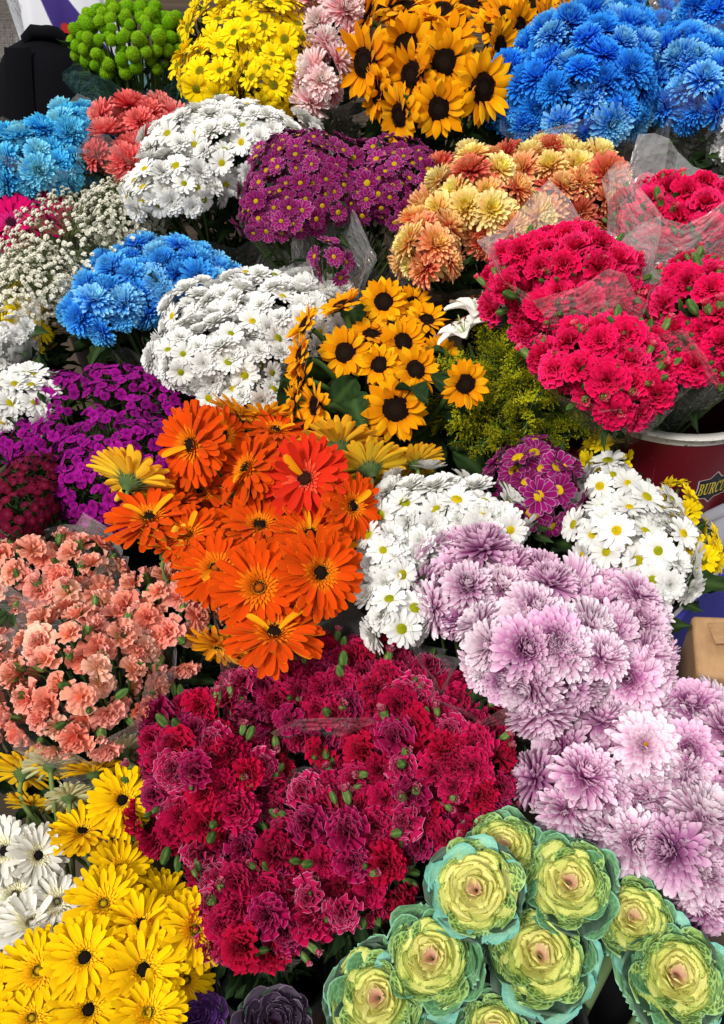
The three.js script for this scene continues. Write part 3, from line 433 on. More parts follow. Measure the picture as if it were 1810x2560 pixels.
put('white_upper', 'daisy_bunch', 'wide bunch of white daisies above the baby\'s breath', 'flower bunch', { flower: 'daisy', size: 0.06, gap: 0.47, noCentre: 1, geos: [whiteDaisy, whiteFull], pick: (s, r) => r() < 0.6 ? 1 : 0, centre: discGreen, wrap: { rise: -0.09, fit: 0.95, from: 0.1 } });
put('maroon_big', 'daisy_bunch', 'wide bunch of maroon daisies with white petal edges and yellow eyes', 'flower bunch', { flower: 'daisy', size: 0.047, gap: 0.5, geos: [maroonDaisy, maroonLight], pick: (s, r) => r() < 0.4 ? 1 : 0, centre: discGold, greens: { stems: 60, leaves: 150, leafL: 0.05 }, wrap: { rise: -0.1, fit: 0.9, from: 0.1 } });
put('maroon_hang', 'daisy_bunch', 'few maroon daisies hanging below the wide maroon bunch behind film', 'flower bunch', { flower: 'daisy', size: 0.048, gap: 0.7, geos: [maroonLight], centre: discGold, layers: [1], greens: { stems: 10, leaves: 10 }, base: [-0.06, 0.6, -1.7], wrap: { film: 'haze', rise: 0.02, fit: 2.2, from: 0.1, peak: 0.05 } });
put('peach', 'chrysanthemum_bunch', 'peach and red chrysanthemum bunch with yellow centres', 'flower bunch', { flower: 'chrysanthemum', size: 0.078, gap: 0.6, geos: [peachC], wrap: { film: 'warm', rise: -0.08, fit: 0.95 } });
put('blue_mid', 'chrysanthemum_bunch', 'bright blue chrysanthemum bunch beside the baby\'s breath', 'flower bunch', { flower: 'chrysanthemum', size: 0.068, gap: 0.54, geos: [blueMid], wrap: { film: 'clear', rise: -0.05, fit: 1.0 } });
put('white_mid', 'daisy_bunch', 'widest mound of white daisies left of the front sunflowers', 'flower bunch', { flower: 'daisy', size: 0.054, gap: 0.46, noCentre: 1, geos: [whiteDaisy, whiteFull], pick: (s, r) => r() < 0.65 ? 1 : 0, centre: discGreen, tries: 3600 });
put('white_low_left', 'daisy_bunch', 'small bunch of white daisies at the left edge above purple flowers', 'flower bunch', { flower: 'daisy', size: 0.056, gap: 0.55, geos: [whiteDaisy], centre: discGreen });
put('white_wrapped', 'daisy_bunch', 'little white flower bunch in hazy film at the left edge', 'flower bunch', { flower: 'daisy', size: 0.045, gap: 0.6, geos: [whiteFull], layers: [1], wrap: { film: 'haze', rise: 0.05, fit: 1.15 } });
put('yellow_wrapped', 'daisy_bunch', 'yellow flower bunch behind the little white bunch at left edge', 'flower bunch', { flower: 'daisy', size: 0.075, gap: 0.55, geos: [yellowDaisy], layers: [1], wrap: { film: 'haze', rise: 0.07, fit: 1.1 } });
const hotBuds = { gap: 0.95, max: 12, cluster: 5, size: 0.024, geos: [...greenBud, ...tippedBud(0xd80848)], sink: -0.05 };
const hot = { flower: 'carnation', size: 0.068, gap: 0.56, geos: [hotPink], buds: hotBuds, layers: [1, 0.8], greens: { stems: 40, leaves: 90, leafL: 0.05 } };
const potBase = [0.58, 0.62, -1.36];
put('hot_front', 'carnation_bunch', 'front hot pink carnation bunch with green buds in a film cone', 'flower bunch', { ...hot, base: [0.49, 0.6, -1.33], wrap: { film: 'clear', rise: 0.0, fit: 1.12, from: 0.1, peak: 0.04, flare: 0.03 } });
put('hot_left', 'carnation_bunch', 'hot pink carnation bunch in hazy film beside the white lilies', 'flower bunch', { ...hot, base: [0.47, 0.62, -1.4], wrap: { film: 'haze', rise: 0.07, fit: 1.12, from: 0.15, peak: 0.07 } });
put('hot_back', 'carnation_bunch', 'rear hot pink carnation bunch under tall folds of film', 'flower bunch', { ...hot, base: [0.53, 0.62, -1.42], wrap: { film: 'haze', rise: 0.09, fit: 1.08, from: 0.15, peak: 0.08 } });
put('hot_right', 'carnation_bunch', 'hot pink carnation bunch at the right edge above the red bucket', 'flower bunch', { ...hot, base: [0.56, 0.62, -1.36], wrap: { film: 'clear', rise: 0.03, fit: 1.1, from: 0.1, peak: 0.06 } });
put('maroon_small', 'daisy_bunch', 'small bunch of maroon daisies with large yellow eyes beside white daisies', 'flower bunch', { flower: 'daisy', size: 0.062, gap: 0.55, geos: [maroonDaisy, maroonLight], pick: (s, r) => r() < 0.5 ? 1 : 0, centre: discLarge });
put('white_centre', 'daisy_bunch', 'white daisy bunch right of the orange gerberas', 'flower bunch', { flower: 'daisy', size: 0.062, gap: 0.48, noCentre: 1, geos: [whiteDaisy, whiteFull], pick: (s, r) => r() < 0.4 ? 1 : 0, centre: discGreen });
put('white_right', 'daisy_bunch', 'white daisy bunch in front of the red bucket', 'flower bunch', { flower: 'daisy', size: 0.062, gap: 0.5, noCentre: 1, geos: [whiteDaisy, whiteFull], pick: (s, r) => r() < 0.3 ? 1 : 0, centre: discGreen });
put('yellow_small', 'daisy_bunch', 'loose yellow daisies against the red bucket', 'flower bunch', { flower: 'daisy', size: 0.056, gap: 0.6, geos: [yellowDaisy], centre: discOlive });
const mauve = { flower: 'chrysanthemum', size: 0.086, gap: 0.52, geos: [mauveC], layers: [1, 0.78] };
put('mauve_a', 'chrysanthemum_bunch', 'mauve pink chrysanthemum bunch in film below the white daisies', 'flower bunch', { ...mauve, wrap: { film: 'clear', rise: 0.0, fit: 1.05, peak: 0.03, from: 0.1 } });
put('mauve_c', 'chrysanthemum_bunch', 'mauve pink chrysanthemum bunch beside the blue box edge', 'flower bunch', { ...mauve });
put('mauve_b', 'chrysanthemum_bunch', 'largest mauve pink chrysanthemum mound above the ornamental cabbages', 'flower bunch', { ...mauve });
const salmon = { flower: 'carnation', size: 0.056, gap: 0.66, geos: [salmonC], layers: [1, 0.82], buds: { gap: 0.7, max: 34, size: 0.026, geos: [...greenBud.slice(0, 1), ...tippedBud(0xf0a090)], sink: 0.0 }, greens: { stems: 40, leaves: 110, leafL: 0.05 } };
put('salmon_front', 'carnation_bunch', 'front salmon carnation bunch in a pointed film cone', 'flower bunch', { ...salmon, wrap: { film: 'haze', rise: 0.02, fit: 1.12, from: 0.1, peak: 0.05 } });
put('salmon_right', 'carnation_bunch', 'salmon carnation bunch with many buds beside the orange gerberas', 'flower bunch', { ...salmon, wrap: { film: 'clear', rise: 0.01, fit: 1.08, peak: 0.04 } });
put('salmon_back', 'carnation_bunch', 'rear salmon carnation bunch below the purple flowers', 'flower bunch', { ...salmon, wrap: { film: 'haze', rise: 0.03, fit: 1.04, peak: 0.05 } });
put('salmon_edge', 'carnation_bunch', 'salmon carnation bunch cut by the left edge', 'flower bunch', { ...salmon, wrap: { film: 'clear', rise: 0.02, fit: 1.08 } });
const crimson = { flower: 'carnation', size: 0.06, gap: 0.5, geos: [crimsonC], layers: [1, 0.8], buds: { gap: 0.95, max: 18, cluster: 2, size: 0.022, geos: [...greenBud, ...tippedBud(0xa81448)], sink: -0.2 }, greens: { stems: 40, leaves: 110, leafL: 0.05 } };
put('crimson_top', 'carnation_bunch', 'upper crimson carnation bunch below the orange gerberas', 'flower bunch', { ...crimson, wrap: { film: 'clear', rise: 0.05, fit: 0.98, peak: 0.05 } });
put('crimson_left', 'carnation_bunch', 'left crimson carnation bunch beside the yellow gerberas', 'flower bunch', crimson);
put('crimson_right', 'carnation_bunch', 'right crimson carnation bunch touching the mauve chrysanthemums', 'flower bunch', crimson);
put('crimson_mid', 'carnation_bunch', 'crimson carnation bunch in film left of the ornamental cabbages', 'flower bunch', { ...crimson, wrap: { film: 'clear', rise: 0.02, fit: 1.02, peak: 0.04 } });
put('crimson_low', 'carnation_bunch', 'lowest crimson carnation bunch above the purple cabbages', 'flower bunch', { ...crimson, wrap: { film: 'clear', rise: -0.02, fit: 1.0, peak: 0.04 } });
put('white_edge', 'daisy_bunch', 'white daisies cut by the right edge below the blue chrysanthemums', 'flower bunch', { flower: 'daisy', size: 0.06, gap: 0.55, geos: [whiteFull], centre: discGreen, wrap: { film: 'clear', rise: 0.03, fit: 1.3 } });

// ---------------------------------------------------------------- baby's breath
{
  const r = rng(4242), bl = BLOBS.breath, g = thing('gypsophila_bunch', 'airy cloud of tiny white baby\'s breath in film', 'flower bunch'), base = bunchBase(bl), pts = [];
  const bg = (seed) => { const q = rng(seed), b = new GB(), c = lin(0xe9e6d6); for (let i = 0; i < 9; i++) b.petal({ th: i * 2.4, r0: 0.03, y0: 0, L: 0.46 * (0.8 + q() * 0.3), W: 0.42, ns: 2, nw: 2, e0: 1.35 - i * 0.15, e1: 0.6 - i * 0.14, cup: 0.4, w: (t) => 0.3 + 0.7 * Math.sin(t * 2.4), col: () => tone(c, q, 0.14) }); b.dome(0.13, -0.3, 2, 5, 0.04, () => lin(0x6b7a45)); return b.geo(); };
  const gs = [bg(1), bg(2), bg(3)], stems = new GB(), nodes = [];
  for (let k = 0; k < 2600; k++) {
    const b = bl[Math.floor(Math.pow(r(), 0.9) * bl.length)], u = r() * 2 - 1, a = r() * 6.283, q = Math.sqrt(1 - u * u), rad = 0.45 + 0.6 * Math.cbrt(r());
    const p = V3(b[0] + q * Math.cos(a) * b[3] * rad, b[1] + u * b[4] * rad, b[2] + q * Math.sin(a) * b[5] * rad);
    if (u < -0.75) continue;
    pts.push({ p, n: p.clone().sub(V3(b[0], b[1] - 0.1, b[2])).normalize(), key: p.distanceTo(EYE) + r() * 0.12 });
  }
  for (let k = 0; k < 70; k++) nodes.push(pts[Math.floor(r() * pts.length)].p.clone().lerp(base, 0.16 + r() * 0.14));
  pts.sort((a, b) => a.key - b.key);
  const rest = pts.slice(300), im = new THREE.InstancedMesh(gs[0], M.p[0], rest.length), m4 = new THREE.Matrix4(), qq = new THREE.Quaternion();
  pts.slice(0, 300).forEach((s) => { const f = mesh('blossom', gs[Math.floor(r() * 3)], M.p[Math.floor(r() * 2)], g); f.position.copy(s.p); face(f, s.n.clone().add(V3(r() - 0.5, r() - 0.2, r() - 0.5)).normalize(), r() * 6); f.scale.setScalar(0.0095 + r() * 0.004); });
  rest.forEach((s, k) => { const sc = 0.009 + r() * 0.004; qq.setFromUnitVectors(YUP, s.n); im.setMatrixAt(k, m4.compose(s.p, qq, V3(sc, sc, sc))); });
  im.name = 'blossoms'; im.userData.kind = 'stuff'; im.castShadow = im.receiveShadow = true; g.add(im);
  const sc = lin(0x6f7d4c);
  for (const n of nodes) stems.tube(new THREE.QuadraticBezierCurve3(n, n.clone().lerp(base, 0.5).add(V3(0, 0.03, 0)), base).getPoints(4), 0.0012, 3, sc);
  for (const s of pts) { let best = nodes[0], d = 9; for (const n of nodes) { const e = n.distanceToSquared(s.p); if (e < d) { d = e; best = n; } } const m = s.p.clone().lerp(best, 0.5).add(V3((r() - 0.5) * 0.02, -0.005, (r() - 0.5) * 0.02)); stems.tube([s.p, m, best], 0.00055, 3, sc); }
  mesh('stems', stems.geo(), M.stem, g).userData.kind = 'stuff';
  sleeve(g, bl, base, { film: 'warm', rise: -0.02, fit: 0.98, peak: 0.04 }, r);
  made.breath = { g, base };
}
// ---------------------------------------------------------------- sweet william: heads of small florets
function williams(key, label, o) {
  const r = rng(o.seed), bl = BLOBS[key], base = bunchBase(bl), g = thing('sweet_william_bunch', label, 'flower bunch'), pts = spread(bl, o.gap, r, { shrink: 0.01, minY: -0.5, back: -0.2, max: o.max, tries: 4000 });
  const tuft = new GB(); { const q = rng(3); for (let i = 0; i < 26; i++) tuft.petal({ th: i * 2.4, r0: 0.03, y0: -0.25, L: 0.5 + q() * 0.15, W: 0.07, ns: 3, nw: 1, e0: 1.4 - i * 0.05, e1: 1.1 - i * 0.045, w: (t) => 1 - t * 0.8, col: () => tone(lin(0x3a4a26), q, 0.5) }); tuft.tube([V3(0, -0.3, 0), V3(0, -0.9, 0)], 0.05, 5, lin(0x4a5a30)); }
  const tg = tuft.geo();
  for (const s of pts) {
    const h = mesh('flower_head', tg, M.s, g), n = s.n.clone().add(V3((r() - 0.5) * 0.5, 0.35, (r() - 0.5) * 0.5)).normalize(), k = o.size * (0.85 + r() * 0.3);
    h.position.copy(s.p).addScaledVector(n, -o.size * 0.35); face(h, n, r() * 6.28); h.scale.setScalar(k);
    const m = o.florets;
    for (let i = 0; i < m; i++) {
      const t = Math.sqrt((i + 0.4) / m), a = i * 2.39996 + r() * 0.7, d = V3(Math.cos(a) * t * 0.8, 1 - 0.45 * t * t, Math.sin(a) * t * 0.8);
      const f = mesh('floret', o.geos[Math.floor(r() * o.geos.length)], M.p[Math.floor(r() * 3)], h);
      f.position.set(d.x * 0.6, d.y * 0.42 + (r() - 0.5) * 0.1, d.z * 0.6); face(f, d.add(V3((r() - 0.5) * 0.5, 0, (r() - 0.5) * 0.5)).normalize(), r() * 6.28); f.scale.setScalar(0.33 * (0.8 + r() * 0.4));
    }
  }
  greens(g, pts, base, r, { stems: 40, leaves: 110, leafL: 0.05 });
  made[key] = { g, base }; return g;
}
williams('purple', 'broad mass of magenta purple sweet william above the salmon carnations', { seed: 71, gap: 0.04, size: 0.062, florets: 9, max: 130, geos: seedsOf(floretGeo, 4, [{ mid: 0x8e0878, throat: 0x5e0554, edge: 0xa0128a }, { mid: 0x9a0c84, throat: 0x68075e, edge: 0xac1a94 }, { mid: 0x80076e, throat: 0x54054c, edge: 0x90107c }]) });
williams('dark_red', 'dark red sweet william bunch at the left edge', { seed: 72, gap: 0.034, size: 0.055, florets: 9, max: 40, geos: seedsOf(floretGeo, 3, [{ mid: 0x5e0422, throat: 0x8a2848, edge: 0x6e062a }, { mid: 0x4e041e, throat: 0x7a2040, edge: 0x64062a }]) });

// ---------------------------------------------------------------- sunflowers: disc, each petal, green bracts
const petalShape = (o) => { const g = new GB(); g.petal({ ...o, th: 0 }); if (o.under) g.petal({ ...o, th: 0, lift: -0.006, col: o.under }); return g.geo(); };
const sunPetals = [0, 1, 2, 3, 4].map((k) => { const r = rng(300 + k), a = lin(0xe08a00), b = lin([0xf5a906, 0xf7b30c, 0xf2a004, 0xf8ba14, 0xf4ac08][k]), tw = (r() - 0.5) * 0.8; return petalShape({ r0: 0.2, L: 0.31 + 0.02 * k % 0.05, W: 0.125 + r() * 0.03, ns: 6, nw: 4, e0: 0.15 + r() * 0.3, e1: 0.65 - k * 0.3, cup: 0.5 - k * 0.22, roll: tw, w: (t) => 0.5 + 0.5 * Math.sin(Math.PI * Math.min(1, t * 0.85 + 0.1)) - (t > 0.5 ? Math.pow((t - 0.5) * 2, 2) * 0.68 : 0), ruf: (t, q) => [0.006 * Math.sin(q * 8 + k) * t, 0], col: (t, q) => mixc(mixc(a, b, sstep(0, 0.4, t)), a, Math.abs(q) < 0.2 ? 0.18 : 0) }); });
const sunDisc = (() => { const r = rng(311), g = new GB(), K = lin(0x170c08), Br = lin(0x2c160a), Y = lin(0x5a3208);
  g.dome(0.235, 0.055, 7, 26, 0.0, (t) => mixc(lin(0x1d130b), K, t), 0.03, r);
  for (let i = 0; i < 340; i++) { const t = Math.sqrt((i + 0.5) / 340), an = i * 2.39996, rr = 0.235 * t, y = 0.055 * Math.sqrt(Math.max(0, 1 - t * t)) + (t < 0.35 ? -0.012 : 0.004), s = 0.009, c = tone(t > 0.93 ? Y : t > 0.55 ? Br : K, r, 0.7), h = t > 0.5 ? 0.03 : 0.016; const k = g.v(rr * Math.cos(an) * 1.02, y + h, rr * Math.sin(an) * 1.02, tone(c, r, 0.5)); for (let q = 0; q < 3; q++) g.v(rr * Math.cos(an) + s * Math.cos(an + q * 2.094), y, rr * Math.sin(an) + s * Math.sin(an + q * 2.094), c); g.i.push(k, k + 2, k + 1, k, k + 3, k + 2, k, k + 1, k + 3); }
  g.dome(0.235, -0.09, 4, 20, 0.0, () => lin(0x3c5426), 0, r); return g.geo(); })();
const sunBracts = (() => { const r = rng(312), g = new GB(); for (let i = 0; i < 26; i++) g.petal({ th: i * 0.2417 * 2 + r() * 0.2, r0: 0.1, y0: -0.06, L: 0.22 + r() * 0.1, W: 0.1, ns: 4, nw: 2, e0: -0.1 + r() * 0.3, e1: 0.5 + r() * 0.5, cup: 0.3, w: (t) => 1 - Math.pow(t, 1.4) * 0.95, col: (t) => tone(mixc(lin(0x2c4420), lin(0x50703a), t), r, 0.3) }); g.tube([V3(0, -0.06, 0), V3(0, -0.14, 0)], (t) => 0.09 - 0.045 * t, 8, lin(0x44602e)); return g.geo(); })();
const bigLeaf = seedsOf(leafGeo, 3, [{ c1: 0x1f3418, c2: 0x47602f, W: 0.62, ns: 10, nw: 6, bend: -0.9, vein: 0.3, wave: 0.06 }, { c1: 0x253c1c, c2: 0x53703a, W: 0.7, ns: 10, nw: 6, bend: -1.3, vein: 0.25, wave: 0.05 }, { c1: 0x1b2e17, c2: 0x3d582c, W: 0.55, ns: 10, nw: 6, bend: -0.6, vein: 0.3, wave: 0.08 }]);
const sunTone = [petalMat(0xffffff), petalMat(0xf6efe6), petalMat(0xf0e4d8)];
function heroStem(g, p, n, base, rad, col, r, bow = 0.05) {
  const a = p.clone().addScaledVector(n, -rad * 3.4), m1 = a.clone().addScaledVector(n, -bow), b = base.clone().add(V3((r() - 0.5) * 0.08, 0, (r() - 0.5) * 0.08)), m2 = V3(lerp(a.x, b.x, 0.45), lerp(a.y, b.y, 0.4), lerp(a.z, b.z, 0.45));
  const gb = new GB(); gb.tube(new THREE.CubicBezierCurve3(a, m1, m2, b).getPoints(12), (t) => rad * (1 - 0.15 * t), 8, (t) => tone(col, r, 0.08)); mesh('stem', gb.geo(), M.stem, g);
}
function sunflowers(key, label, base, leafSpots) {
  const r = rng(key.length * 51 + 7), g = thing('sunflower_bunch', label, 'flower bunch');
  for (const [x, y, z, nx, ny, nz, d] of SPOTS[key]) {
    const p = V3(x, y, z), n = V3(nx, ny, nz), f = mesh('sunflower', sunDisc, M.s, g), mat = sunTone[Math.floor(r() * 3)];
    f.position.copy(p); face(f, n, r() * 6.28); f.scale.setScalar(d * (key === 'sun_mid' ? 1.0 : 1.22));
    for (let row = 0; row < 2; row++) { const c = row ? 13 + Math.floor(r() * 3) : 16 + Math.floor(r() * 3); for (let i = 0; i < c; i++) { const q = mesh('petal', sunPetals[Math.floor(r() * 5)], mat, f); q.rotation.set((r() - 0.5) * 0.3, (i + row * 0.5 + (r() - 0.5) * 0.45) / c * 6.2832, (row ? 0.2 : 0) + (r() - 0.5) * 0.35, 'YXZ'); q.position.y = row * 0.014 - 0.006; q.scale.set(1 + (r() - 0.5) * 0.16, 1, 0.9 + r() * 0.35); } }
    mesh('bracts', sunBracts, M.leaf, f);
    heroStem(g, p, n, base, 0.0055, lin(0x48642f), r);
  }
  for (const [x, y, z, nx, ny, nz, L] of leafSpots) { const l = mesh('leaf', bigLeaf[Math.floor(r() * 3)], M.leaf, g), d = V3(nx, ny, nz).normalize(); l.position.set(x, y, z); l.quaternion.setFromUnitVectors(V3(1, 0, 0), d).multiply(qB.setFromAxisAngle(V3(1, 0, 0), (r() - 0.5) * 1.2)); l.scale.setScalar(L); }
  made[key] = { g, base };
}
const leafRing = (c, rad, n, y0, y1, L, seed) => { const r = rng(seed), o = []; for (let i = 0; i < n; i++) { const a = -0.5 + i / n * 6.283 + r() * 0.5, k = 0.4 + r() * 0.6; o.push([c[0] + Math.cos(a) * rad * k, lerp(y0, y1, r()), c[2] + Math.sin(a) * rad * k, Math.cos(a) + (r() - 0.5), (r() - 0.45) * 0.9, Math.sin(a) + (r() - 0.5) * 0.8, L * (0.7 + r() * 0.6)]); } return o; };
sunflowers('sun_back', 'rear bunch of sunflowers between pale pink and blue chrysanthemums', V3(0.2, 0.68, -2.4), [...leafRing([0.2, 0, -2.36], 0.2, 44, 0.93, 1.08, 0.075, 8), ...leafRing([0.2, 0, -2.3], 0.13, 24, 0.8, 0.95, 0.12, 9)]);
sunflowers('sun_mid', 'front bunch of sunflowers beside the goldenrod', V3(0.04, 0.46, -1.42), [...leafRing([0.04, 0, -1.38], 0.15, 46, 0.64, 0.82, 0.08, 18), ...leafRing([0.07, 0, -1.32], 0.12, 26, 0.52, 0.68, 0.1, 19)]);

// ---------------------------------------------------------------- gerberas: eye and inner florets, each outer petal, calyx
const GT = [0, 0.2, 0.42, 0.65, 0.84, 0.95, 1];
const wGer = (t) => 0.42 + 0.58 * Math.sin(Math.PI * Math.min(1, t * 0.7 + 0.04)) - (t > 0.86 ? Math.pow((t - 0.86) / 0.14, 2) * 0.42 : 0);
function gerberaKind(seed, { top, base, under, inner, ring, eye, outR = 0.5 }) {
  const r = rng(seed), T = lin(top), Bc = lin(base), U = lin(under), I = lin(inner), Rg = lin(ring), E = lin(eye);
  const petals = [0, 1, 2, 3].map((k) => { const tn = [1, 0.9, 0.95, 0.86][k]; return petalShape({ r0: 0.1, L: outR - 0.11 + (r() - 0.5) * 0.03, W: 0.072 + r() * 0.018, ns: 6, ts: GT, nw: 4, e0: 0.22, e1: -0.25 + k * 0.15, cup: 0.35 - k * 0.2, w: wGer, ruf: (t, q) => [-0.012 * (1 - q * q) * Math.sin(t * 3), 0], col: (t, q) => mixc(mixc(Bc, T, sstep(0.05, 0.4, t)), Bc, Math.abs(q) > 0.3 && Math.abs(q) < 0.7 ? 0.12 : 0).map((x) => x * tn), under: (t) => mixc(U, T, t > 0.97 ? 0.3 : 0) }); });
  const short = [0, 1].map(() => petalShape({ r0: 0.1, L: outR - 0.2 + (r() - 0.5) * 0.03, W: 0.074, ns: 5, nw: 4, e0: 0.4, e1: 0.02, cup: 0.3, w: wGer, col: (t) => mixc(Bc, T, sstep(0.05, 0.45, t)), under: () => U }));
  const hearts = [0, 1].map((big) => { const g = new GB(), R = big ? 0.05 : 0.075;
    g.dome(0.15, 0.03, 4, 18, 0.0, () => mixc(I, E, 0.4), 0, r);
    for (let i = 0; i < 64; i++) { const t = i / 64; g.petal({ th: i * 2.39996, r0: 0.07 + 0.05 * t, y0: 0.025, L: (big ? 0.07 + 0.1 * t : 0.05 + 0.08 * t) * (0.8 + r() * 0.4), W: 0.032, ns: 3, nw: 2, e0: lerp(1.3, 0.55, t), e1: lerp(0.9, 0.1, t), cup: 0.4, w: (s) => 0.7 + 0.3 * Math.sin(s * 3) - (s > 0.9 ? 0.5 : 0), col: (s) => tone(mixc(Bc, I, 0.3 + 0.6 * s), r, 0.2) }); }
    for (let i = 0; i < 46; i++) { const a = i / 46 * 6.283 + r() * 0.1; g.petal({ th: a, r0: R * (0.9 + r() * 0.3), y0: 0.03, L: 0.045, W: 0.012, ns: 2, nw: 1, e0: 1.4, e1: 0.7 + r(), w: () => 1, col: (s) => tone(s > 0.5 ? Rg : E, r, 0.3) }); }
    g.dome(R, 0.028, 4, 14, 0.028, (t) => tone(mixc(E, mixc(E, I, big ? 0.55 : 0.0), 1 - t), r, 0.5), 0.16, r);
    return g.geo(); });
  const cal = new GB(); { const a = lin(0x4c6036), b = lin(0x7c8c58); cal.dome(0.14, -0.13, 4, 16, -0.005, () => a, 0, r); for (let i = 0; i < 40; i++) cal.petal({ th: i * 2.39996, r0: 0.05 + 0.08 * (i / 40), y0: -0.12 + 0.1 * (i / 40), L: 0.13, W: 0.035, ns: 3, nw: 1, e0: 0.75 - 0.5 * i / 40, e1: 0.2, w: (t) => 1 - t * 0.9, col: (t) => tone(mixc(a, b, t), r, 0.3) }); cal.tube([V3(0, -0.1, 0), V3(0, -0.17, 0)], (t) => 0.075 - 0.03 * t, 8, a); }
  return { petals, short, hearts, calyx: cal.geo() };
}
const gerOrange = gerberaKind(41, { top: 0xdc4804, base: 0xdc7a0a, under: 0xf7c01c, inner: 0xe66c0c, ring: 0xe0a828, eye: 0x1c100a });
const gerRed = gerberaKind(42, { top: 0xe03018, base: 0xd82818, under: 0xf7c01c, inner: 0xf05a38, ring: 0xf09080, eye: 0x30140c });
const gerGold = gerberaKind(43, { top: 0xf2a012, base: 0xeda010, under: 0xfccf30, inner: 0xf5a024, ring: 0xe8b020, eye: 0x1c100a });
const gerYellow = gerberaKind(44, { top: 0xf8cc06, base: 0xf2b406, under: 0xf0c41c, inner: 0xf6c414, ring: 0xf0c030, eye: 0x140e0a });
const gerWhite = gerberaKind(45, { top: 0xf4f1e8, base: 0xece6cc, under: 0xdcd8b4, inner: 0xe8e2b8, ring: 0xd8cc98, eye: 0x181214 });
const gerCream = gerberaKind(46, { top: 0xe8e2c4, base: 0xe0d8a8, under: 0xd6d4a0, inner: 0xd8d0a0, ring: 0xc8bc80, eye: 0x70683c });
const gerPink = gerberaKind(47, { top: 0xd00a64, base: 0xb00858, under: 0xc02878, inner: 0xd83088, ring: 0xd060a0, eye: 0x2a0a18 });
function gerberas(key, name, label, base, kinds, o = {}) {
  const r = rng(key.length * 91 + 3), g = thing(name, label, 'flower bunch');
  for (const [x, y, z, nx, ny, nz, d, v] of SPOTS[key]) {
    const p = V3(x, y, z), n = V3(nx, ny, nz), [K, big] = kinds[v] , f = mesh('gerbera', K.hearts[r() < 0.1 ? 1 - big : big], M.s, g), mat = M.p[Math.floor(r() * 2)];
    f.position.copy(p); face(f, n, r() * 6.28); f.scale.setScalar(d * (v === 2 && key === 'gerb_orange' ? 1.3 : 1.14));
    const fold = r() < 0.3 ? 0.35 : 0.06, droop = r() * 0.15;
    for (let row = 0; row < 3; row++) { const c = [25, 23, 20][row], gs = row === 2 ? K.short : K.petals; for (let i = 0; i < c; i++) { if (r() < 0.05) continue; const q = mesh('petal', gs[Math.floor(r() * gs.length)], mat, f); q.rotation.set((r() - 0.5) * 0.5, (i + row * 0.33 + (r() - 0.5) * 0.5) / c * 6.2832, row * 0.1 - droop + (r() - 0.5) * 0.26 + (r() < 0.06 ? fold * 2 : 0), 'YXZ'); q.position.y = row * 0.01 - 0.012; if (key === 'gerb_orange' && row === 2 && v < 2 && r() < 0.05) { q.geometry = gerGold.petals[0]; q.rotation.z += 0.5; } const L = (q.geometry === gerGold.petals[0] && v < 2 ? 0.6 : 0.92) + r() * 0.14; q.scale.set(L, 1, 0.92 + r() * 0.3); } }
    mesh('calyx', K.calyx, M.s, f);
    heroStem(g, p, n, base, 0.0034, lin(0x6d8148), r, 0.07);
  }
  if (o.leaves) for (const [x, y, z, nx, ny, nz, L] of o.leaves) { const l = mesh('leaf', bigLeaf[Math.floor(r() * 3)], M.leaf, g); l.position.set(x, y, z); l.quaternion.setFromUnitVectors(V3(1, 0, 0), V3(nx, ny, nz).normalize()); l.scale.setScalar(L); }
  made[key] = { g, base };
}
gerberas('gerb_orange', 'gerbera_bunch', 'orange gerberas with golden undersides in the centre of the stall', V3(-0.16, 0.3, -1.0), [[gerOrange, 0], [gerRed, 0], [gerGold, 0]]);
gerberas('gerb_yellow', 'gerbera_bunch', 'yellow gerberas in the lower left corner', V3(-0.28, 0.2, -0.5), [[gerYellow, 0], [gerYellow, 1]]);
gerberas('gerb_white', 'gerbera_bunch', 'white and cream gerberas beside the yellow gerberas', V3(-0.42, 0.2, -0.52), [[gerWhite, 0], [gerWhite, 1], [gerCream, 1]]);
gerberas('gerb_pink', 'gerbera_bunch', 'magenta gerberas at the left edge below the cyan chrysanthemums', V3(-0.78, 0.6, -1.98), [[gerPink, 0]]);

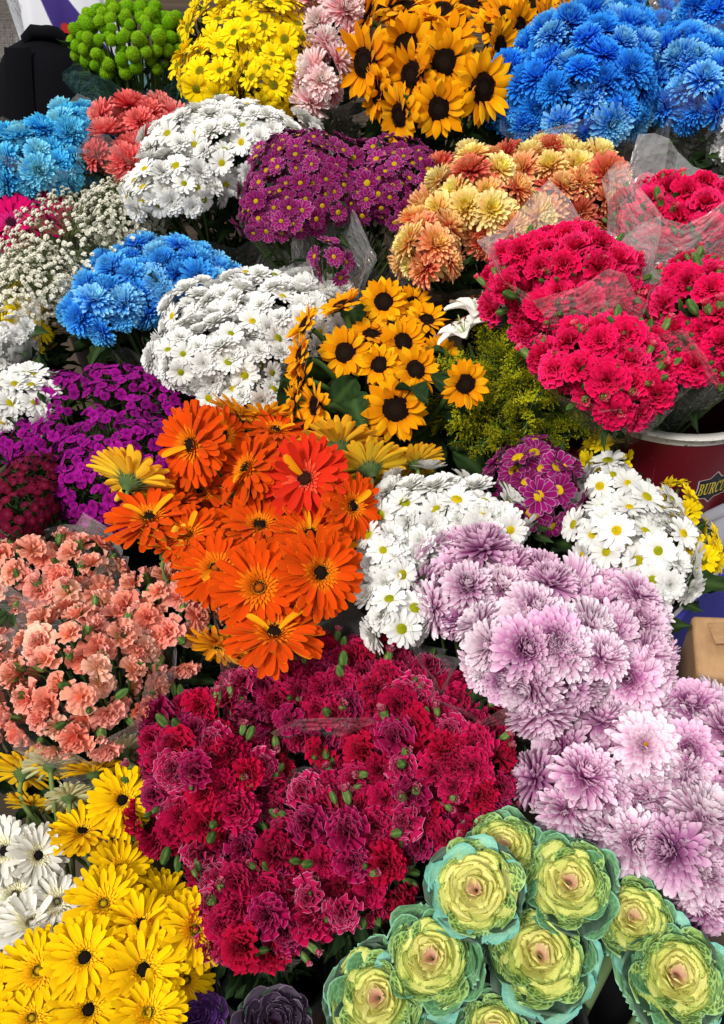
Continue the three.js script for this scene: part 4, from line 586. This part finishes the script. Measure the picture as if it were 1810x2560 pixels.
// ---------------------------------------------------------------- goldenrod and lilies
{
  const r = rng(88), bl = BLOBS.goldenrod, base = bunchBase(bl), g = thing('goldenrod_bunch', 'feathery yellow green goldenrod right of the front sunflowers', 'flower bunch');
  const plume = (seed) => { const q = rng(seed), b = new GB(), c1 = lin(0x7c8c10), c2 = lin(0xc2b41a), st = lin(0x4e6a22);
    const spine = (t) => V3(t * 0.9, 0.35 * Math.sin(t * 2.2), 0.05 * Math.sin(t * 5));
    b.tube([0, 0.25, 0.5, 0.75, 1].map(spine), 0.008, 4, st);
    for (let k = 0; k < 34; k++) { const t = 0.1 + 0.9 * k / 34, o = spine(t), a = k * 2.4, L = 0.34 * (1 - t * 0.75) * (0.7 + q() * 0.5), d = V3(0.45, 0.5 * Math.cos(a) + 0.35, Math.sin(a)).normalize(), e = o.clone().addScaledVector(d, L);
      b.tube([o, o.clone().lerp(e, 0.5).add(V3(0, 0.02, 0)), e], 0.005, 3, st);
      for (let j = 0; j < 11; j++) { const p = o.clone().lerp(e, 0.15 + j / 11).add(V3((q() - 0.5) * 0.035, 0.012 + q() * 0.03, (q() - 0.5) * 0.035)), s = 0.009 + q() * 0.008, c = tone(mixc(c1, c2, q()), q, 0.4), i0 = b.v(p.x, p.y + s * 2, p.z, c); b.v(p.x + s, p.y, p.z, c); b.v(p.x - s * 0.5, p.y, p.z + s, c); b.v(p.x - s * 0.5, p.y, p.z - s, c); b.i.push(i0, i0 + 2, i0 + 1, i0, i0 + 3, i0 + 2, i0, i0 + 1, i0 + 3); } }
    return b.geo(); };
  const gs = [plume(1), plume(2), plume(3)], pts = [...spread(bl, 0.027, r, { shrink: 0.005, minY: -0.7, back: -0.2, max: 120, tries: 5000 }), ...spread(bl, 0.028, r, { shrink: 0.03, minY: -0.6, back: 0, max: 70 })], q = new THREE.Quaternion();
  for (const s of pts) { const p = mesh('plume', gs[Math.floor(r() * 3)], M.s, g), d = s.n.clone().add(V3((r() - 0.5) * 0.9, 0.1, (r() - 0.5) * 0.9 + 0.15)).normalize(); p.position.copy(s.p).addScaledVector(d, -0.045); p.quaternion.setFromUnitVectors(V3(1, 0, 0), d).multiply(q.setFromAxisAngle(V3(1, 0, 0), r() * 6.28)); p.scale.setScalar(0.085 * (0.8 + r() * 0.5)); }
  greens(g, pts, base, r, { stems: 40, leaves: 120, leafL: 0.05 });
  made.goldenrod = { g, base };
  const L = thing('lily_bunch', 'white lilies between the front sunflowers and the hot pink carnations', 'flower bunch'), lb = V3(0.22, 0.62, -1.5), lp = [0, 1].map((k) => petalShape({ r0: 0.03, y0: 0, L: 0.62, W: k ? 0.34 : 0.26, ns: 8, nw: 6, e0: 1.15, e1: -0.45, cup: 0.5, w: (t) => 0.25 + 0.75 * Math.sin(Math.PI * Math.pow(t, 1.1) * 0.93) * (t > 0.98 ? 0.3 : 1), ruf: (t, q2) => [0.012 * Math.sin(t * 14 + k) * Math.abs(q2), 0], col: (t, q2) => mixc(mixc(lin(0xb8c488), lin(0xf3f1ea), sstep(0, 0.35, t)), lin(0xdfe0c4), Math.abs(q2) < 0.2 ? 0.4 : 0) }));
  const heart = new GB(); heart.tube([V3(0, 0, 0), V3(0.02, 0.3, 0), V3(0.05, 0.48, 0.01)], 0.012, 6, lin(0xa8b86a)); for (let i = 0; i < 6; i++) { const a = i * 1.047, e = V3(Math.cos(a) * 0.14, 0.36, Math.sin(a) * 0.14); heart.tube([V3(0, 0.02, 0), V3(Math.cos(a) * 0.05, 0.2, Math.sin(a) * 0.05), e], 0.006, 4, lin(0xb8c88a)); heart.tube([e.clone().add(V3(-Math.sin(a) * 0.045, 0, Math.cos(a) * 0.045)), e.clone().add(V3(0, 0.012, 0)), e.clone().add(V3(Math.sin(a) * 0.045, 0, -Math.cos(a) * 0.045))], 0.013, 5, lin(0x6b3316)); }
  const hg = heart.geo();
  for (const [x, y, z, nx, ny, nz, d] of SPOTS.lily) { const f = mesh('lily', hg, M.s, L), n = V3(nx, ny, nz); f.position.set(x, y, z).addScaledVector(n, -0.03); face(f, n, r() * 6); f.scale.setScalar(d * 0.92); for (let i = 0; i < 6; i++) { const q2 = mesh('petal', lp[i % 2], M.p[0], f); q2.rotation.y = i * 1.0472; } heroStem(L, f.position, n, lb, 0.003, lin(0x6d8148), r); }
  made.lily = { g: L, base: lb };
}

// ---------------------------------------------------------------- ornamental cabbages
function leafTex(seed, { core, mid, rim, cell, vein, amount, edge, w0 = 0.3 }) {
  const n = 256, d = new Uint8Array(n * n * 4), C = new THREE.Color(), cv = (h) => { C.setHex(h); const o = new THREE.Color(h).convertLinearToSRGB(); return [o.r, o.g, o.b]; };
  const A = cv(core), B = cv(mid), Rm = cv(rim), Ce = cv(cell), Ve = cv(vein), Ed = cv(edge);
  for (let j = 0; j < n; j++) for (let i = 0; i < n; i++) {
    const u = i / n, v = j / n, s = Math.abs(u - 0.5) * 2, m = Math.min(1 - v, (1 - s) * 0.75);       // distance to the margin
    const fx = (u - 0.5) * (0.4 + v) * 15 + seed, fy = v * 10 + seed * 1.7, [a, b] = worley(fx, fy), nz = vnoise(fx * 0.5, fy * 0.5), fine = vnoise(fx * 4, fy * 4);
    let c = mixc(A, B, sstep(0.05, 0.5, v + (nz - 0.5) * 0.2));
    c = mixc(c, Rm, sstep(w0, 0.06, m + (nz - 0.5) * 0.14));
    const cells = sstep(w0 * amount, w0 * amount * 0.35, m + (nz - 0.5) * 0.16) * sstep(0.08, 0.3, b - a);
    c = mixc(c, Ce, cells * 0.85 * (0.55 + 0.45 * vnoise(fx * 0.9 + 9, fy * 0.9))); c = mixc(c, Ve, sstep(0.08, 0.02, b - a) * sstep(w0, 0.05, m) * 0.2);
    const mv = Math.min(Math.abs(u - 0.5), Math.abs(Math.abs(u - 0.5) - v * 0.22)); c = mixc(c, Ve, sstep(0.016, 0.004, mv) * 0.35 * (1 - v * 0.5));
    c = mixc(c, Ed, sstep(0.035, 0.008, m) * 0.8); const f = 0.94 + 0.12 * fine, k = (j * n + i) * 4;
    d[k] = clamp(c[0] * f) * 255; d[k + 1] = clamp(c[1] * f) * 255; d[k + 2] = clamp(c[2] * f) * 255; d[k + 3] = 255;
  }
  const t = new THREE.DataTexture(d, n, n); t.colorSpace = THREE.SRGBColorSpace; t.magFilter = THREE.LinearFilter; t.minFilter = THREE.LinearFilter; t.needsUpdate = true; return t;
}
const leafMat = (o, seed) => { const t = leafTex(seed, o); return new THREE.MeshPhysicalMaterial({ map: t, bumpMap: t, bumpScale: 0.0006, roughness: 0.62, transmission: 0.12, thickness: 0, side: THREE.DoubleSide }); };
const CAB = {
  heart: leafMat({ core: 0xcf9a90, mid: 0xe0bc9c, rim: 0xe8dc94, cell: 0xc0967c, vein: 0xecdfb4, amount: 0.15, edge: 0xd4b47c, w0: 0.25 }, 1.3),
  cream: leafMat({ core: 0xdcc498, mid: 0xeae694, rim: 0xeae888, cell: 0x8c8c34, vein: 0xf2eeba, amount: 0.32, edge: 0xa8943c, w0: 0.2 }, 2.7),
  yellow: leafMat({ core: 0xe8e69a, mid: 0xe6e688, rim: 0xdce47c, cell: 0x486a28, vein: 0xecf0ac, amount: 0.55, edge: 0x98a444, w0: 0.22 }, 4.1),
  speck: leafMat({ core: 0xdcdc80, mid: 0xcad668, rim: 0xa2c468, cell: 0x2c4e26, vein: 0xcfe492, amount: 1.0, edge: 0xa8d098, w0: 0.3 }, 6.2),
  green: leafMat({ core: 0xb8cc78, mid: 0x84ac66, rim: 0x649a66, cell: 0x44724a, vein: 0x8cb87c, amount: 1.25, edge: 0x8cc8aa, w0: 0.42 }, 8.4),
  teal: leafMat({ core: 0xb4d08c, mid: 0x9ac69c, rim: 0x80c0aa, cell: 0x6cac94, vein: 0xaed8b8, amount: 0.5, edge: 0x6cbcb4, w0: 0.26 }, 9.9),
  dark: leafMat({ core: 0x5a7a4c, mid: 0x34543a, rim: 0x2e4a34, cell: 0x284430, vein: 0x5c7c5c, amount: 1.0, edge: 0x56785e, w0: 0.5 }, 12.5),
  violet: leafMat({ core: 0x8a3c9a, mid: 0x5c2478, rim: 0x4a1c66, cell: 0x3c185a, vein: 0x8a4c9c, amount: 1, edge: 0x7a3c94, w0: 0.4 }, 15.5),
  plum: leafMat({ core: 0x6a3058, mid: 0x3c2040, rim: 0x2c1c34, cell: 0x281a30, vein: 0x6a4064, amount: 1, edge: 0x8a6a88, w0: 0.4 }, 17.5),
};
const cabLeaf = [];   // four wavy leaves for each of ten sizes, from the heart outward
for (let k = 0; k < 10; k++) for (let v = 0; v < 3; v++) {
  const r = rng(900 + k * 7 + v), t = (k + 0.5) / 10, rt = lerp(0.045, 0.5, Math.pow(t, 0.85)), yt = 0.17 - 0.27 * Math.pow(t, 1.5), y0 = lerp(-0.02, -0.36, t), dy = yt - y0, L = Math.hypot(rt - 0.02, dy) * 1.04, e = Math.atan2(dy, rt - 0.02), ph = r() * 6, g = new GB();
  g.petal({ r0: 0.02, y0, L, W: lerp(0.15, 0.92, Math.pow(t, 0.85)), ns: 9, nw: 14, e0: e + lerp(0.1, 0.4, t), e1: e - lerp(0.1, 0.75, t), cup: lerp(0.9, 0.28, t), w: (s) => (0.22 + 0.78 * Math.sin(Math.PI * 0.5 * Math.min(1, s * 1.35))) * (s > 0.7 ? Math.sqrt(Math.max(0.06, 1 - Math.pow((s - 0.7) / 0.305, 2) * 0.86)) : 1),
    ruf: (s, q) => { const ed = Math.pow(Math.max(s, Math.abs(q)), 4); return [ed * lerp(0.011, 0.018, t) * (Math.sin(q * 7 + ph + s * 3) + 0.5 * Math.sin(q * 15 + s * 11 + ph * 2)), s > 0.95 ? 0.012 * Math.sin(q * 21 + ph) * (0.3 + t) : 0]; }, col: () => [1, 1, 1] });
  cabLeaf.push(g.geo());
}
const outerLeaf = [0, 1].map((v) => { const g = new GB(); g.petal({ r0: 0.05, y0: -0.42, L: 0.72, W: 0.72, ns: 9, nw: 10, e0: 1.25, e1: 0.25 - v * 0.3, cup: 0.3, w: (s) => (0.25 + 0.75 * Math.sin(Math.PI * 0.5 * Math.min(1, s * 1.3))) * (s > 0.7 ? Math.sqrt(Math.max(0.06, 1 - Math.pow((s - 0.7) / 0.305, 2) * 0.86)) : 1), ruf: (s, q) => [0.03 * Math.pow(Math.max(s, Math.abs(q)), 3) * Math.sin(q * 6 + s * 4 + v), 0], col: () => [1, 1, 1] }); return g.geo(); });
const stalkMat = new THREE.MeshStandardMaterial({ color: 0x6c8454, roughness: 0.7 });
function cabbage(spot, label, scheme, seed, name = 'ornamental_cabbage', group = 'ornamental cabbages') {
  const [x, y, z, nx, ny, nz, d] = spot, r = rng(seed), n = V3(nx, ny, nz), g = thing(name, label, 'ornamental cabbage', group, [x, y, z]);
  face(g, n, r() * 6.28); const s = d * 0.95;
  for (let i = 0; i < 25; i++) {
    const t = (i + 0.5) / 25, k = Math.min(9, Math.floor(t * 10)), l = mesh('leaf', cabLeaf[k * 3 + Math.floor(r() * 3)], scheme(t, r, i), g);
    l.rotation.set((r() - 0.5) * 0.08, i * 2.39996 + (r() - 0.5) * 0.35, (r() - 0.5) * 0.1, 'YXZ'); const q = s * (0.95 + r() * 0.1); l.scale.set(q, s, q * (0.95 + r() * 0.15));
  }
  for (let i = 0; i < 6; i++) { const l = mesh('leaf', outerLeaf[i % 2], name[0] === 'p' ? CAB.dark : CAB.dark, g); l.rotation.y = i * 1.047 + r() * 0.4; l.position.y = -s * (0.05 + r() * 0.08); const q = s * (0.78 + r() * 0.2); l.scale.set(q, q, q); }
  const down = V3(0, -1, 0).applyQuaternion(g.quaternion.clone().invert()), gb = new GB(); gb.tube([V3(0, -s * 0.22, 0), V3(0, -s * 0.5, 0), V3(0, -s * 0.5, 0).addScaledVector(down, Math.max(0.05, y - s * 0.5 - 0.09))], 0.011, 8, [1, 1, 1]);
  mesh('stalk', gb.geo(), stalkMat, g);
}
const schemes = [
  (t, r) => t < 0.09 ? CAB.heart : t < 0.34 ? CAB.cream : t < 0.52 ? CAB.yellow : t < 0.76 ? (r() < 0.85 ? CAB.speck : CAB.yellow) : t < 0.94 ? CAB.green : r() < 0.5 ? CAB.teal : CAB.green,
  (t, r) => t < 0.09 ? CAB.heart : t < 0.55 ? CAB.cream : t < 0.72 ? CAB.yellow : r() < 0.3 ? CAB.speck : CAB.teal,
  (t, r) => t < 0.06 ? CAB.heart : t < 0.28 ? CAB.cream : t < 0.58 ? CAB.yellow : t < 0.82 ? CAB.speck : r() < 0.65 ? CAB.green : CAB.teal,
];
['rearmost ornamental cabbage, tucked under the mauve chrysanthemums', 'palest ornamental cabbage with a wide teal collar, beside the crimson carnations', 'ornamental cabbage with pink heart right of the palest one', 'small yellow green ornamental cabbage with a creamy heart', 'ornamental cabbage with dark speckled rim below the palest one', 'largest yellow ornamental cabbage in the middle of the group', 'ornamental cabbage in the lower right corner with dark curled leaves', 'leftmost ornamental cabbage, beside the dark gap', 'ornamental cabbage cut by the bottom edge'].forEach((lab, k) => cabbage(SPOTS.cab[k], lab, schemes[SPOTS.cab[k][7]], 60 + k));
['bright violet ornamental cabbage beside the yellow gerberas', 'dusky plum ornamental cabbage at the bottom edge'].forEach((lab, k) => cabbage(SPOTS.pcab[k], lab, () => k ? CAB.plum : CAB.violet, 80 + k, 'purple_cabbage', 'purple cabbages'));
// ---------------------------------------------------------------- buckets under the bunches
const under = { green_pompon: 'lime green button flowers', yellow_back: 'large yellow daisy bunch', pink_pale: 'pale pink chrysanthemums', blue_big: 'largest deep blue bunch', blue_right: 'right deep blue bunch', blue_far: 'blue bunch in the top right corner', blue_behind: 'blue bunch peeking out behind', cyan: 'cyan chrysanthemums', coral: 'coral chrysanthemums', white_upper: 'upper white daisies', maroon_big: 'wide maroon daisy bunch', peach: 'peach chrysanthemums', breath: 'baby\'s breath', blue_mid: 'bright blue chrysanthemums', white_mid: 'widest white daisy mound', white_low_left: 'white daisies at the left edge', purple: 'purple sweet william', dark_red: 'dark red sweet william', goldenrod: 'goldenrod', maroon_small: 'small maroon daisy bunch', white_centre: 'white daisies beside the orange gerberas', white_right: 'white daisies before the red bucket', mauve_a: 'wrapped mauve chrysanthemums', mauve_b: 'largest mauve mound', salmon_front: 'front salmon carnations', salmon_right: 'budded salmon carnations', salmon_back: 'rear salmon carnations', crimson_top: 'upper crimson carnations', crimson_left: 'left crimson carnations', crimson_right: 'right crimson carnations', crimson_low: 'lowest crimson carnations', sun_back: 'rear sunflowers', sun_mid: 'front sunflowers', gerb_orange: 'orange gerberas', gerb_yellow: 'yellow gerberas' };
for (const k in under) bucketUnder(made[k].base, under[k], 0.8);
{ const y = 0.02; [[0.2, -0.42, 'left ornamental cabbages'], [0.42, -0.4, 'right ornamental cabbages']].forEach(([x, z, w]) => bucketUnder(V3(x, y + 0.16, z), w, 1.15)); }

// ---------------------------------------------------------------- red paint bucket with white rim and printed badges
{
  const X = 0.585, Z = -1.395, top = 0.755, foot = 0.3, R = 0.208, h = top - foot, g = thing('printed_bucket', 'dark red plastic bucket with white rim and yellow lettered badges', 'bucket', null, [X, foot, Z]);
  const cv = document.createElement('canvas'); cv.width = 2048; cv.height = 512; const c = cv.getContext('2d');
  c.fillStyle = '#5c0d18'; c.fillRect(0, 0, 2048, 512);
  const badge = (cx, cy, w, hh) => {
    const path = (k) => { const a = w / 2 * k, b = hh / 2 * k; c.beginPath(); c.moveTo(cx - a, cy - b * 0.55); c.lineTo(cx - a * 0.35, cy - b * 0.62); c.lineTo(cx, cy - b); c.lineTo(cx + a * 0.35, cy - b * 0.62); c.lineTo(cx + a, cy - b * 0.55); c.lineTo(cx + a * 0.94, cy); c.lineTo(cx + a, cy + b * 0.62); c.lineTo(cx + a * 0.3, cy + b * 0.7); c.lineTo(cx, cy + b); c.lineTo(cx - a * 0.3, cy + b * 0.7); c.lineTo(cx - a, cy + b * 0.62); c.lineTo(cx - a * 0.94, cy); c.closePath(); };
    path(1); c.fillStyle = '#c9b9b4'; c.fill(); path(0.93); c.fillStyle = '#15151c'; c.fill();
    c.fillStyle = '#c9b32c'; c.font = `bold ${Math.round(hh * 0.5)}px serif`; c.textAlign = 'center'; c.textBaseline = 'middle'; c.fillText('BURCU', cx, cy + hh * 0.04, w * 0.84);
  };
  badge(1024 - 290, 150, 190, 140); badge(1024 + 110, 108, 116, 78); badge(250, 130, 220, 150); badge(1750, 130, 220, 150);
  c.fillStyle = '#2e0710'; const r = rng(5); for (let k = 0; k < 15; k++) { let x = 1024 + 40; while (x < 1024 + 190) { const w = 5 + r() * 16; c.fillRect(x, 170 + k * 15, w, 4); x += w + 4; } }
  c.font = 'bold 26px sans-serif'; c.textAlign = 'left'; c.fillText('900gr', 1024 + 130, 340);
  c.strokeStyle = 'rgba(160,70,70,0.6)'; c.lineWidth = 1.5; for (let k = 0; k < 60; k++) { const x = r() * 2048, y = r() * 500; c.beginPath(); c.moveTo(x, y); c.lineTo(x + (r() - 0.5) * 50, y + (r() - 0.5) * 70); c.stroke(); }
  const t = new THREE.CanvasTexture(cv); t.colorSpace = THREE.SRGBColorSpace;
  const side = new THREE.LatheGeometry([[R * 0.94, 0.0], [R * 0.955, h * 0.4], [R * 0.968, h * 0.95]].map((a) => new THREE.Vector2(...a)), 72, Math.PI);
  const m = mesh('bucket_body', side, new THREE.MeshPhysicalMaterial({ map: t, roughness: 0.38 }), g);
  mesh('bucket_lining', new THREE.LatheGeometry([[R * 0.88, 0.01], [R * 0.95, h * 0.95]].map((a) => new THREE.Vector2(...a)), 48), new THREE.MeshPhysicalMaterial({ color: 0x3c0a12, roughness: 0.5, side: THREE.DoubleSide }), g);
  const cr = document.createElement('canvas'); cr.width = 1024; cr.height = 64; const d = cr.getContext('2d'); d.fillStyle = '#cfcbc4'; d.fillRect(0, 0, 1024, 64);
  for (let k = 0; k < 420; k++) { d.fillStyle = r() < 0.5 ? '#4c4640' : '#8a847a'; d.globalAlpha = 0.5 + r() * 0.4; d.fillRect(r() * 1024, 20 + r() * 44, 1 + r() * r() * 16, 1 + r() * 3); } d.globalAlpha = 1;
  const t2 = new THREE.CanvasTexture(cr); t2.colorSpace = THREE.SRGBColorSpace; t2.repeat.set(2, 1); t2.wrapS = THREE.RepeatWrapping;
  mesh('rim', new THREE.LatheGeometry([[R * 0.969, h * 0.95], [R * 0.982, h * 0.952], [R * 0.99, h * 0.985], [R * 1.03, h * 0.99], [R * 1.035, h], [R * 0.95, h], [R * 0.93, h * 0.955]].map((a) => new THREE.Vector2(...a)), 72), new THREE.MeshPhysicalMaterial({ map: t2, roughness: 0.5, side: THREE.DoubleSide }), g);
  mesh('bucket_floor', new THREE.CylinderGeometry(R * 0.89, R * 0.89, 0.006, 40), bucketMat, g).position.y = 0.006;
}

// ---------------------------------------------------------------- things at the edges
const clothTex = noiseTex(256, (u, v) => 0.5 + 0.25 * Math.sin(u * 400) * Math.sin(v * 400) + 0.25 * vnoise(u * 40, v * 40, 40));
{ // black coat draped over something peaked
  const g = thing('black_coat', 'black coat draped in a peaked heap beside the cyan flowers', 'coat', null, [-0.9, 0.52, -2.72]), gb = new GB(), H = 0.52;
  gb.grid(64, 22, (u, v) => { const a = u * 6.2832, k = Math.pow(v, 0.62), fold = 1 + 0.13 * v * Math.sin(a * 6 + v * 3) + 0.07 * v * Math.sin(a * 13 + 1 - v * 4) + 0.1 * Math.sin(a * 3 + 2 + v) + 0.06 * (vnoise(a * 3, v * 7) - 0.5), rx = lerp(0.06, 0.4, k) * fold, rz = lerp(0.05, 0.24, k) * fold, sh = 0.05 * v; return [Math.cos(a) * rx + sh * 0.6, H * (1 - v) - (v < 0.05 ? 0.012 : 0) + 0.004, Math.sin(a) * rz, [1, 1, 1]]; });
  gb.dome(0.052, 0.03, 4, 24, H - 0.012, () => [1, 1, 1]);
  const wool = new THREE.MeshPhysicalMaterial({ color: 0x0a0a0f, roughness: 0.95, specularIntensity: 0.2, bumpMap: clothTex, bumpScale: 0.002, side: THREE.DoubleSide });
  mesh('coat_body', gb.geo(), wool, g);
  const st = new GB(); st.grid(6, 16, (u, v) => { const vv = 0.04 + v * 0.5, rz = lerp(0.045, 0.22, Math.pow(vv, 0.62)), ux = (u - 0.5) * 0.075; return [ux - 0.06 - v * 0.03 + 0.03 * vv, H * (1 - vv) + 0.006, rz * 1.02 + 0.02 + 0.012 * Math.cos((u - 0.5) * 3), [1, 1, 1]]; });
  mesh('sleeve', st.geo(), wool, g);
  const co = new GB(); co.tube([V3(-0.05, H - 0.01, 0.03), V3(-0.02, H + 0.015, 0.05), V3(0.04, H + 0.008, 0.045), V3(0.075, H - 0.04, 0.02)], 0.018, 8, [1, 1, 1]); mesh('collar', co.geo(), wool, g);
}
{ // printed bag, paper rolls, loose film by the wall
  const cv = document.createElement('canvas'); cv.width = cv.height = 256; const c = cv.getContext('2d'); c.fillStyle = '#e4e4ea'; c.fillRect(0, 0, 256, 256); c.fillStyle = '#3c2a78'; for (const x of [0, 128]) { c.beginPath(); c.moveTo(x + 62, 0); c.lineTo(x + 84, 0); c.lineTo(x + 40, 256); c.lineTo(x, 256); c.lineTo(x, 190); c.closePath(); c.fill(); } c.fillStyle = '#b8302c'; for (const x of [60, 188]) { c.beginPath(); c.ellipse(x, 70, 7, 20, 0.3, 0, 7); c.fill(); } c.fillStyle = '#d8d8e4'; c.fillRect(20, 190, 14, 12);
  const t = new THREE.CanvasTexture(cv); t.colorSpace = THREE.SRGBColorSpace;
  const g = thing('plastic_bag', 'white and purple printed plastic bag behind the black coat', 'bag', null, [-0.85, 0.52, -3.0]), gb = new GB();
  gb.grid(40, 24, (u, v) => { const a = u * 6.2832, k = 0.6 + 0.4 * Math.sin(v * 2.6 + 0.3), f = 1 + 0.05 * Math.sin(a * 5 + v * 4) + 0.04 * Math.sin(a * 11 + v * 9), y = v * 0.62; return [Math.cos(a) * 0.17 * k * f + (1 - v) * 0.1 - 0.08, y, Math.sin(a) * 0.07 * k * f, [1, 1, 1]]; });
  mesh('bag_body', gb.geo(), new THREE.MeshPhysicalMaterial({ map: t, roughness: 0.35, side: THREE.DoubleSide }), g);
  const hb = new GB(); hb.tube([V3(-0.12, 0.6, 0), V3(-0.1, 0.72, 0.01), V3(-0.03, 0.74, 0.01), V3(0, 0.6, 0)], 0.008, 6, [1, 1, 1]); mesh('bag_handle', hb.geo(), new THREE.MeshStandardMaterial({ color: 0xd8d8de, roughness: 0.4 }), g);
  const rollMat = new THREE.MeshStandardMaterial({ color: 0xcdcdd2, roughness: 0.6, side: THREE.DoubleSide });
  [['left white paper roll leaning behind the black coat', -1.06, 0.1, 0.8], ['right white paper roll leaning behind the black coat', -0.985, 0.16, 0.74]].forEach(([lab, x, lean, L]) => { const q = thing('paper_roll', lab, 'paper roll', 'paper rolls by the wall', [x, 0.52, -3.12]); q.rotation.z = lean; const tb = new GB(); tb.grid(40, 6, (u, v) => { const a = u * 14, rr = 0.024 - u * 0.007; return [Math.cos(a) * rr, v * L, Math.sin(a) * rr, [1, 1, 1]]; }); mesh('sheet', tb.geo(), rollMat, q); });
  const f = thing('loose_film', 'crumpled clear plastic sheet at the top left edge', 'plastic sheet', null, [-1.16, 0.52, -3.0]), fb = new GB(); fb.grid(16, 16, (u, v) => [(u - 0.5) * 0.3 + 0.04 * Math.sin(v * 5), v * 0.55, 0.05 * Math.sin(u * 9 + v * 4) + 0.04 * vnoise(u * 6, v * 6), [1, 1, 1]]); mesh('sheet', fb.geo(), film(0xeef0f2, 0.29), f);
}
{ // right edge: blue cardboard panel, grey cloth, brown paper cone
  const g = thing('blue_panel', 'blue cardboard panel with a white top edge at the right', 'panel', null, [0.575, 0.16, -0.965]), L = 0.34; g.rotation.y = 0.77;
  const bm = new THREE.MeshStandardMaterial({ color: 0x3a3fae, roughness: 0.6, bumpMap: clothTex, bumpScale: 0.001 });
  const face1 = new GB(); face1.grid(12, 8, (u, v) => [(u - 0.5) * L, v * 0.435 , 0.012 * Math.sin(u * 5 + v * 2) * (1 - v * 0.6) + 0.03 * (1 - v), [1, 1, 1]]); face1.grid(12, 1, (u, v) => [(u - 0.5) * L, 0.435, -v * 0.012 + 0.012 * Math.sin(u * 5 + 2) * 0.4, [1, 1, 1]]);
  bm.side = THREE.DoubleSide; mesh('face', face1.geo(), bm, g);
  mesh('top_edge', new THREE.BoxGeometry(L, 0.004, 0.006), new THREE.MeshStandardMaterial({ color: 0xc8c8cc, roughness: 0.6 }), g).position.set(0, 0.44, -0.012);
  mesh('back_board', new THREE.BoxGeometry(L, 0.436, 0.006), new THREE.MeshStandardMaterial({ color: 0x2e3036, roughness: 0.7 }), g).position.set(0, 0.218, -0.02);
  const c = thing('grey_cloth', 'grey cloth lying between the red bucket and the blue panel', 'cloth', null, [0.7, 0.16, -1.17]), cb = new GB();
  cb.grid(30, 30, (u, v) => { const x = (u - 0.5) * 0.34, z = (v - 0.5) * 0.15; return [x, 0.43 - Math.pow(Math.max(0, 0.6 - u), 2) * 0.35 + 0.014 * Math.sin(u * 11 + v * 5) + 0.01 * Math.sin(v * 17 - u * 6) - 0.3 * Math.pow(Math.abs(v - 0.5) * 2, 6), z, [1, 1, 1]]; });
  mesh('folded_sheet', cb.geo(), new THREE.MeshStandardMaterial({ color: 0x8c8c96, roughness: 0.9, bumpMap: clothTex, bumpScale: 0.001, side: THREE.DoubleSide }), c);
  mesh('carton_below', new THREE.BoxGeometry(0.3, 0.39, 0.12), new THREE.MeshStandardMaterial({ color: 0x3c3a3a, roughness: 0.9 }), c).position.set(0.01, 0.2, 0);
  const p = thing('paper_parcel', 'brown kraft paper parcel cut by the right edge', 'parcel', null, [0.655, 0.02, -0.82]), kt = noiseTex(256, (u, v) => 0.72 + 0.16 * vnoise(u * 60, v * 8, 0) + 0.12 * vnoise(u * 9, v * 9, 9));
  p.rotation.y = -0.12; const km = new THREE.MeshStandardMaterial({ color: 0xb58d63, map: kt, bumpMap: kt, bumpScale: 0.003, roughness: 0.85, side: THREE.DoubleSide }), box = new RoundedBoxGeometry(0.28, 0.605, 0.11, 4, 0.009);
  { const a = box.attributes.position; for (let k = 0; k < a.count; k++) { const x = a.getX(k), y = a.getY(k), z = a.getZ(k); a.setXYZ(k, x + 0.012 * Math.sin(y * 14 + z * 9), y + 0.008 * Math.sin(x * 22 + z * 17), z + 0.008 * Math.sin(x * 15 + y * 11)); } box.computeVertexNormals(); }
  mesh('paper', box, km, p).position.y = 0.312;
  const fl = new GB(); fl.grid(14, 4, (u, v) => [(u - 0.5) * 0.25, 0.621 + 0.006 * Math.sin(u * 9) + 0.01 * v, -0.03 + v * 0.05, [1, 1, 1]]); mesh('folded_flap', fl.geo(), km, p);
}
renderer.render(scene, camera);
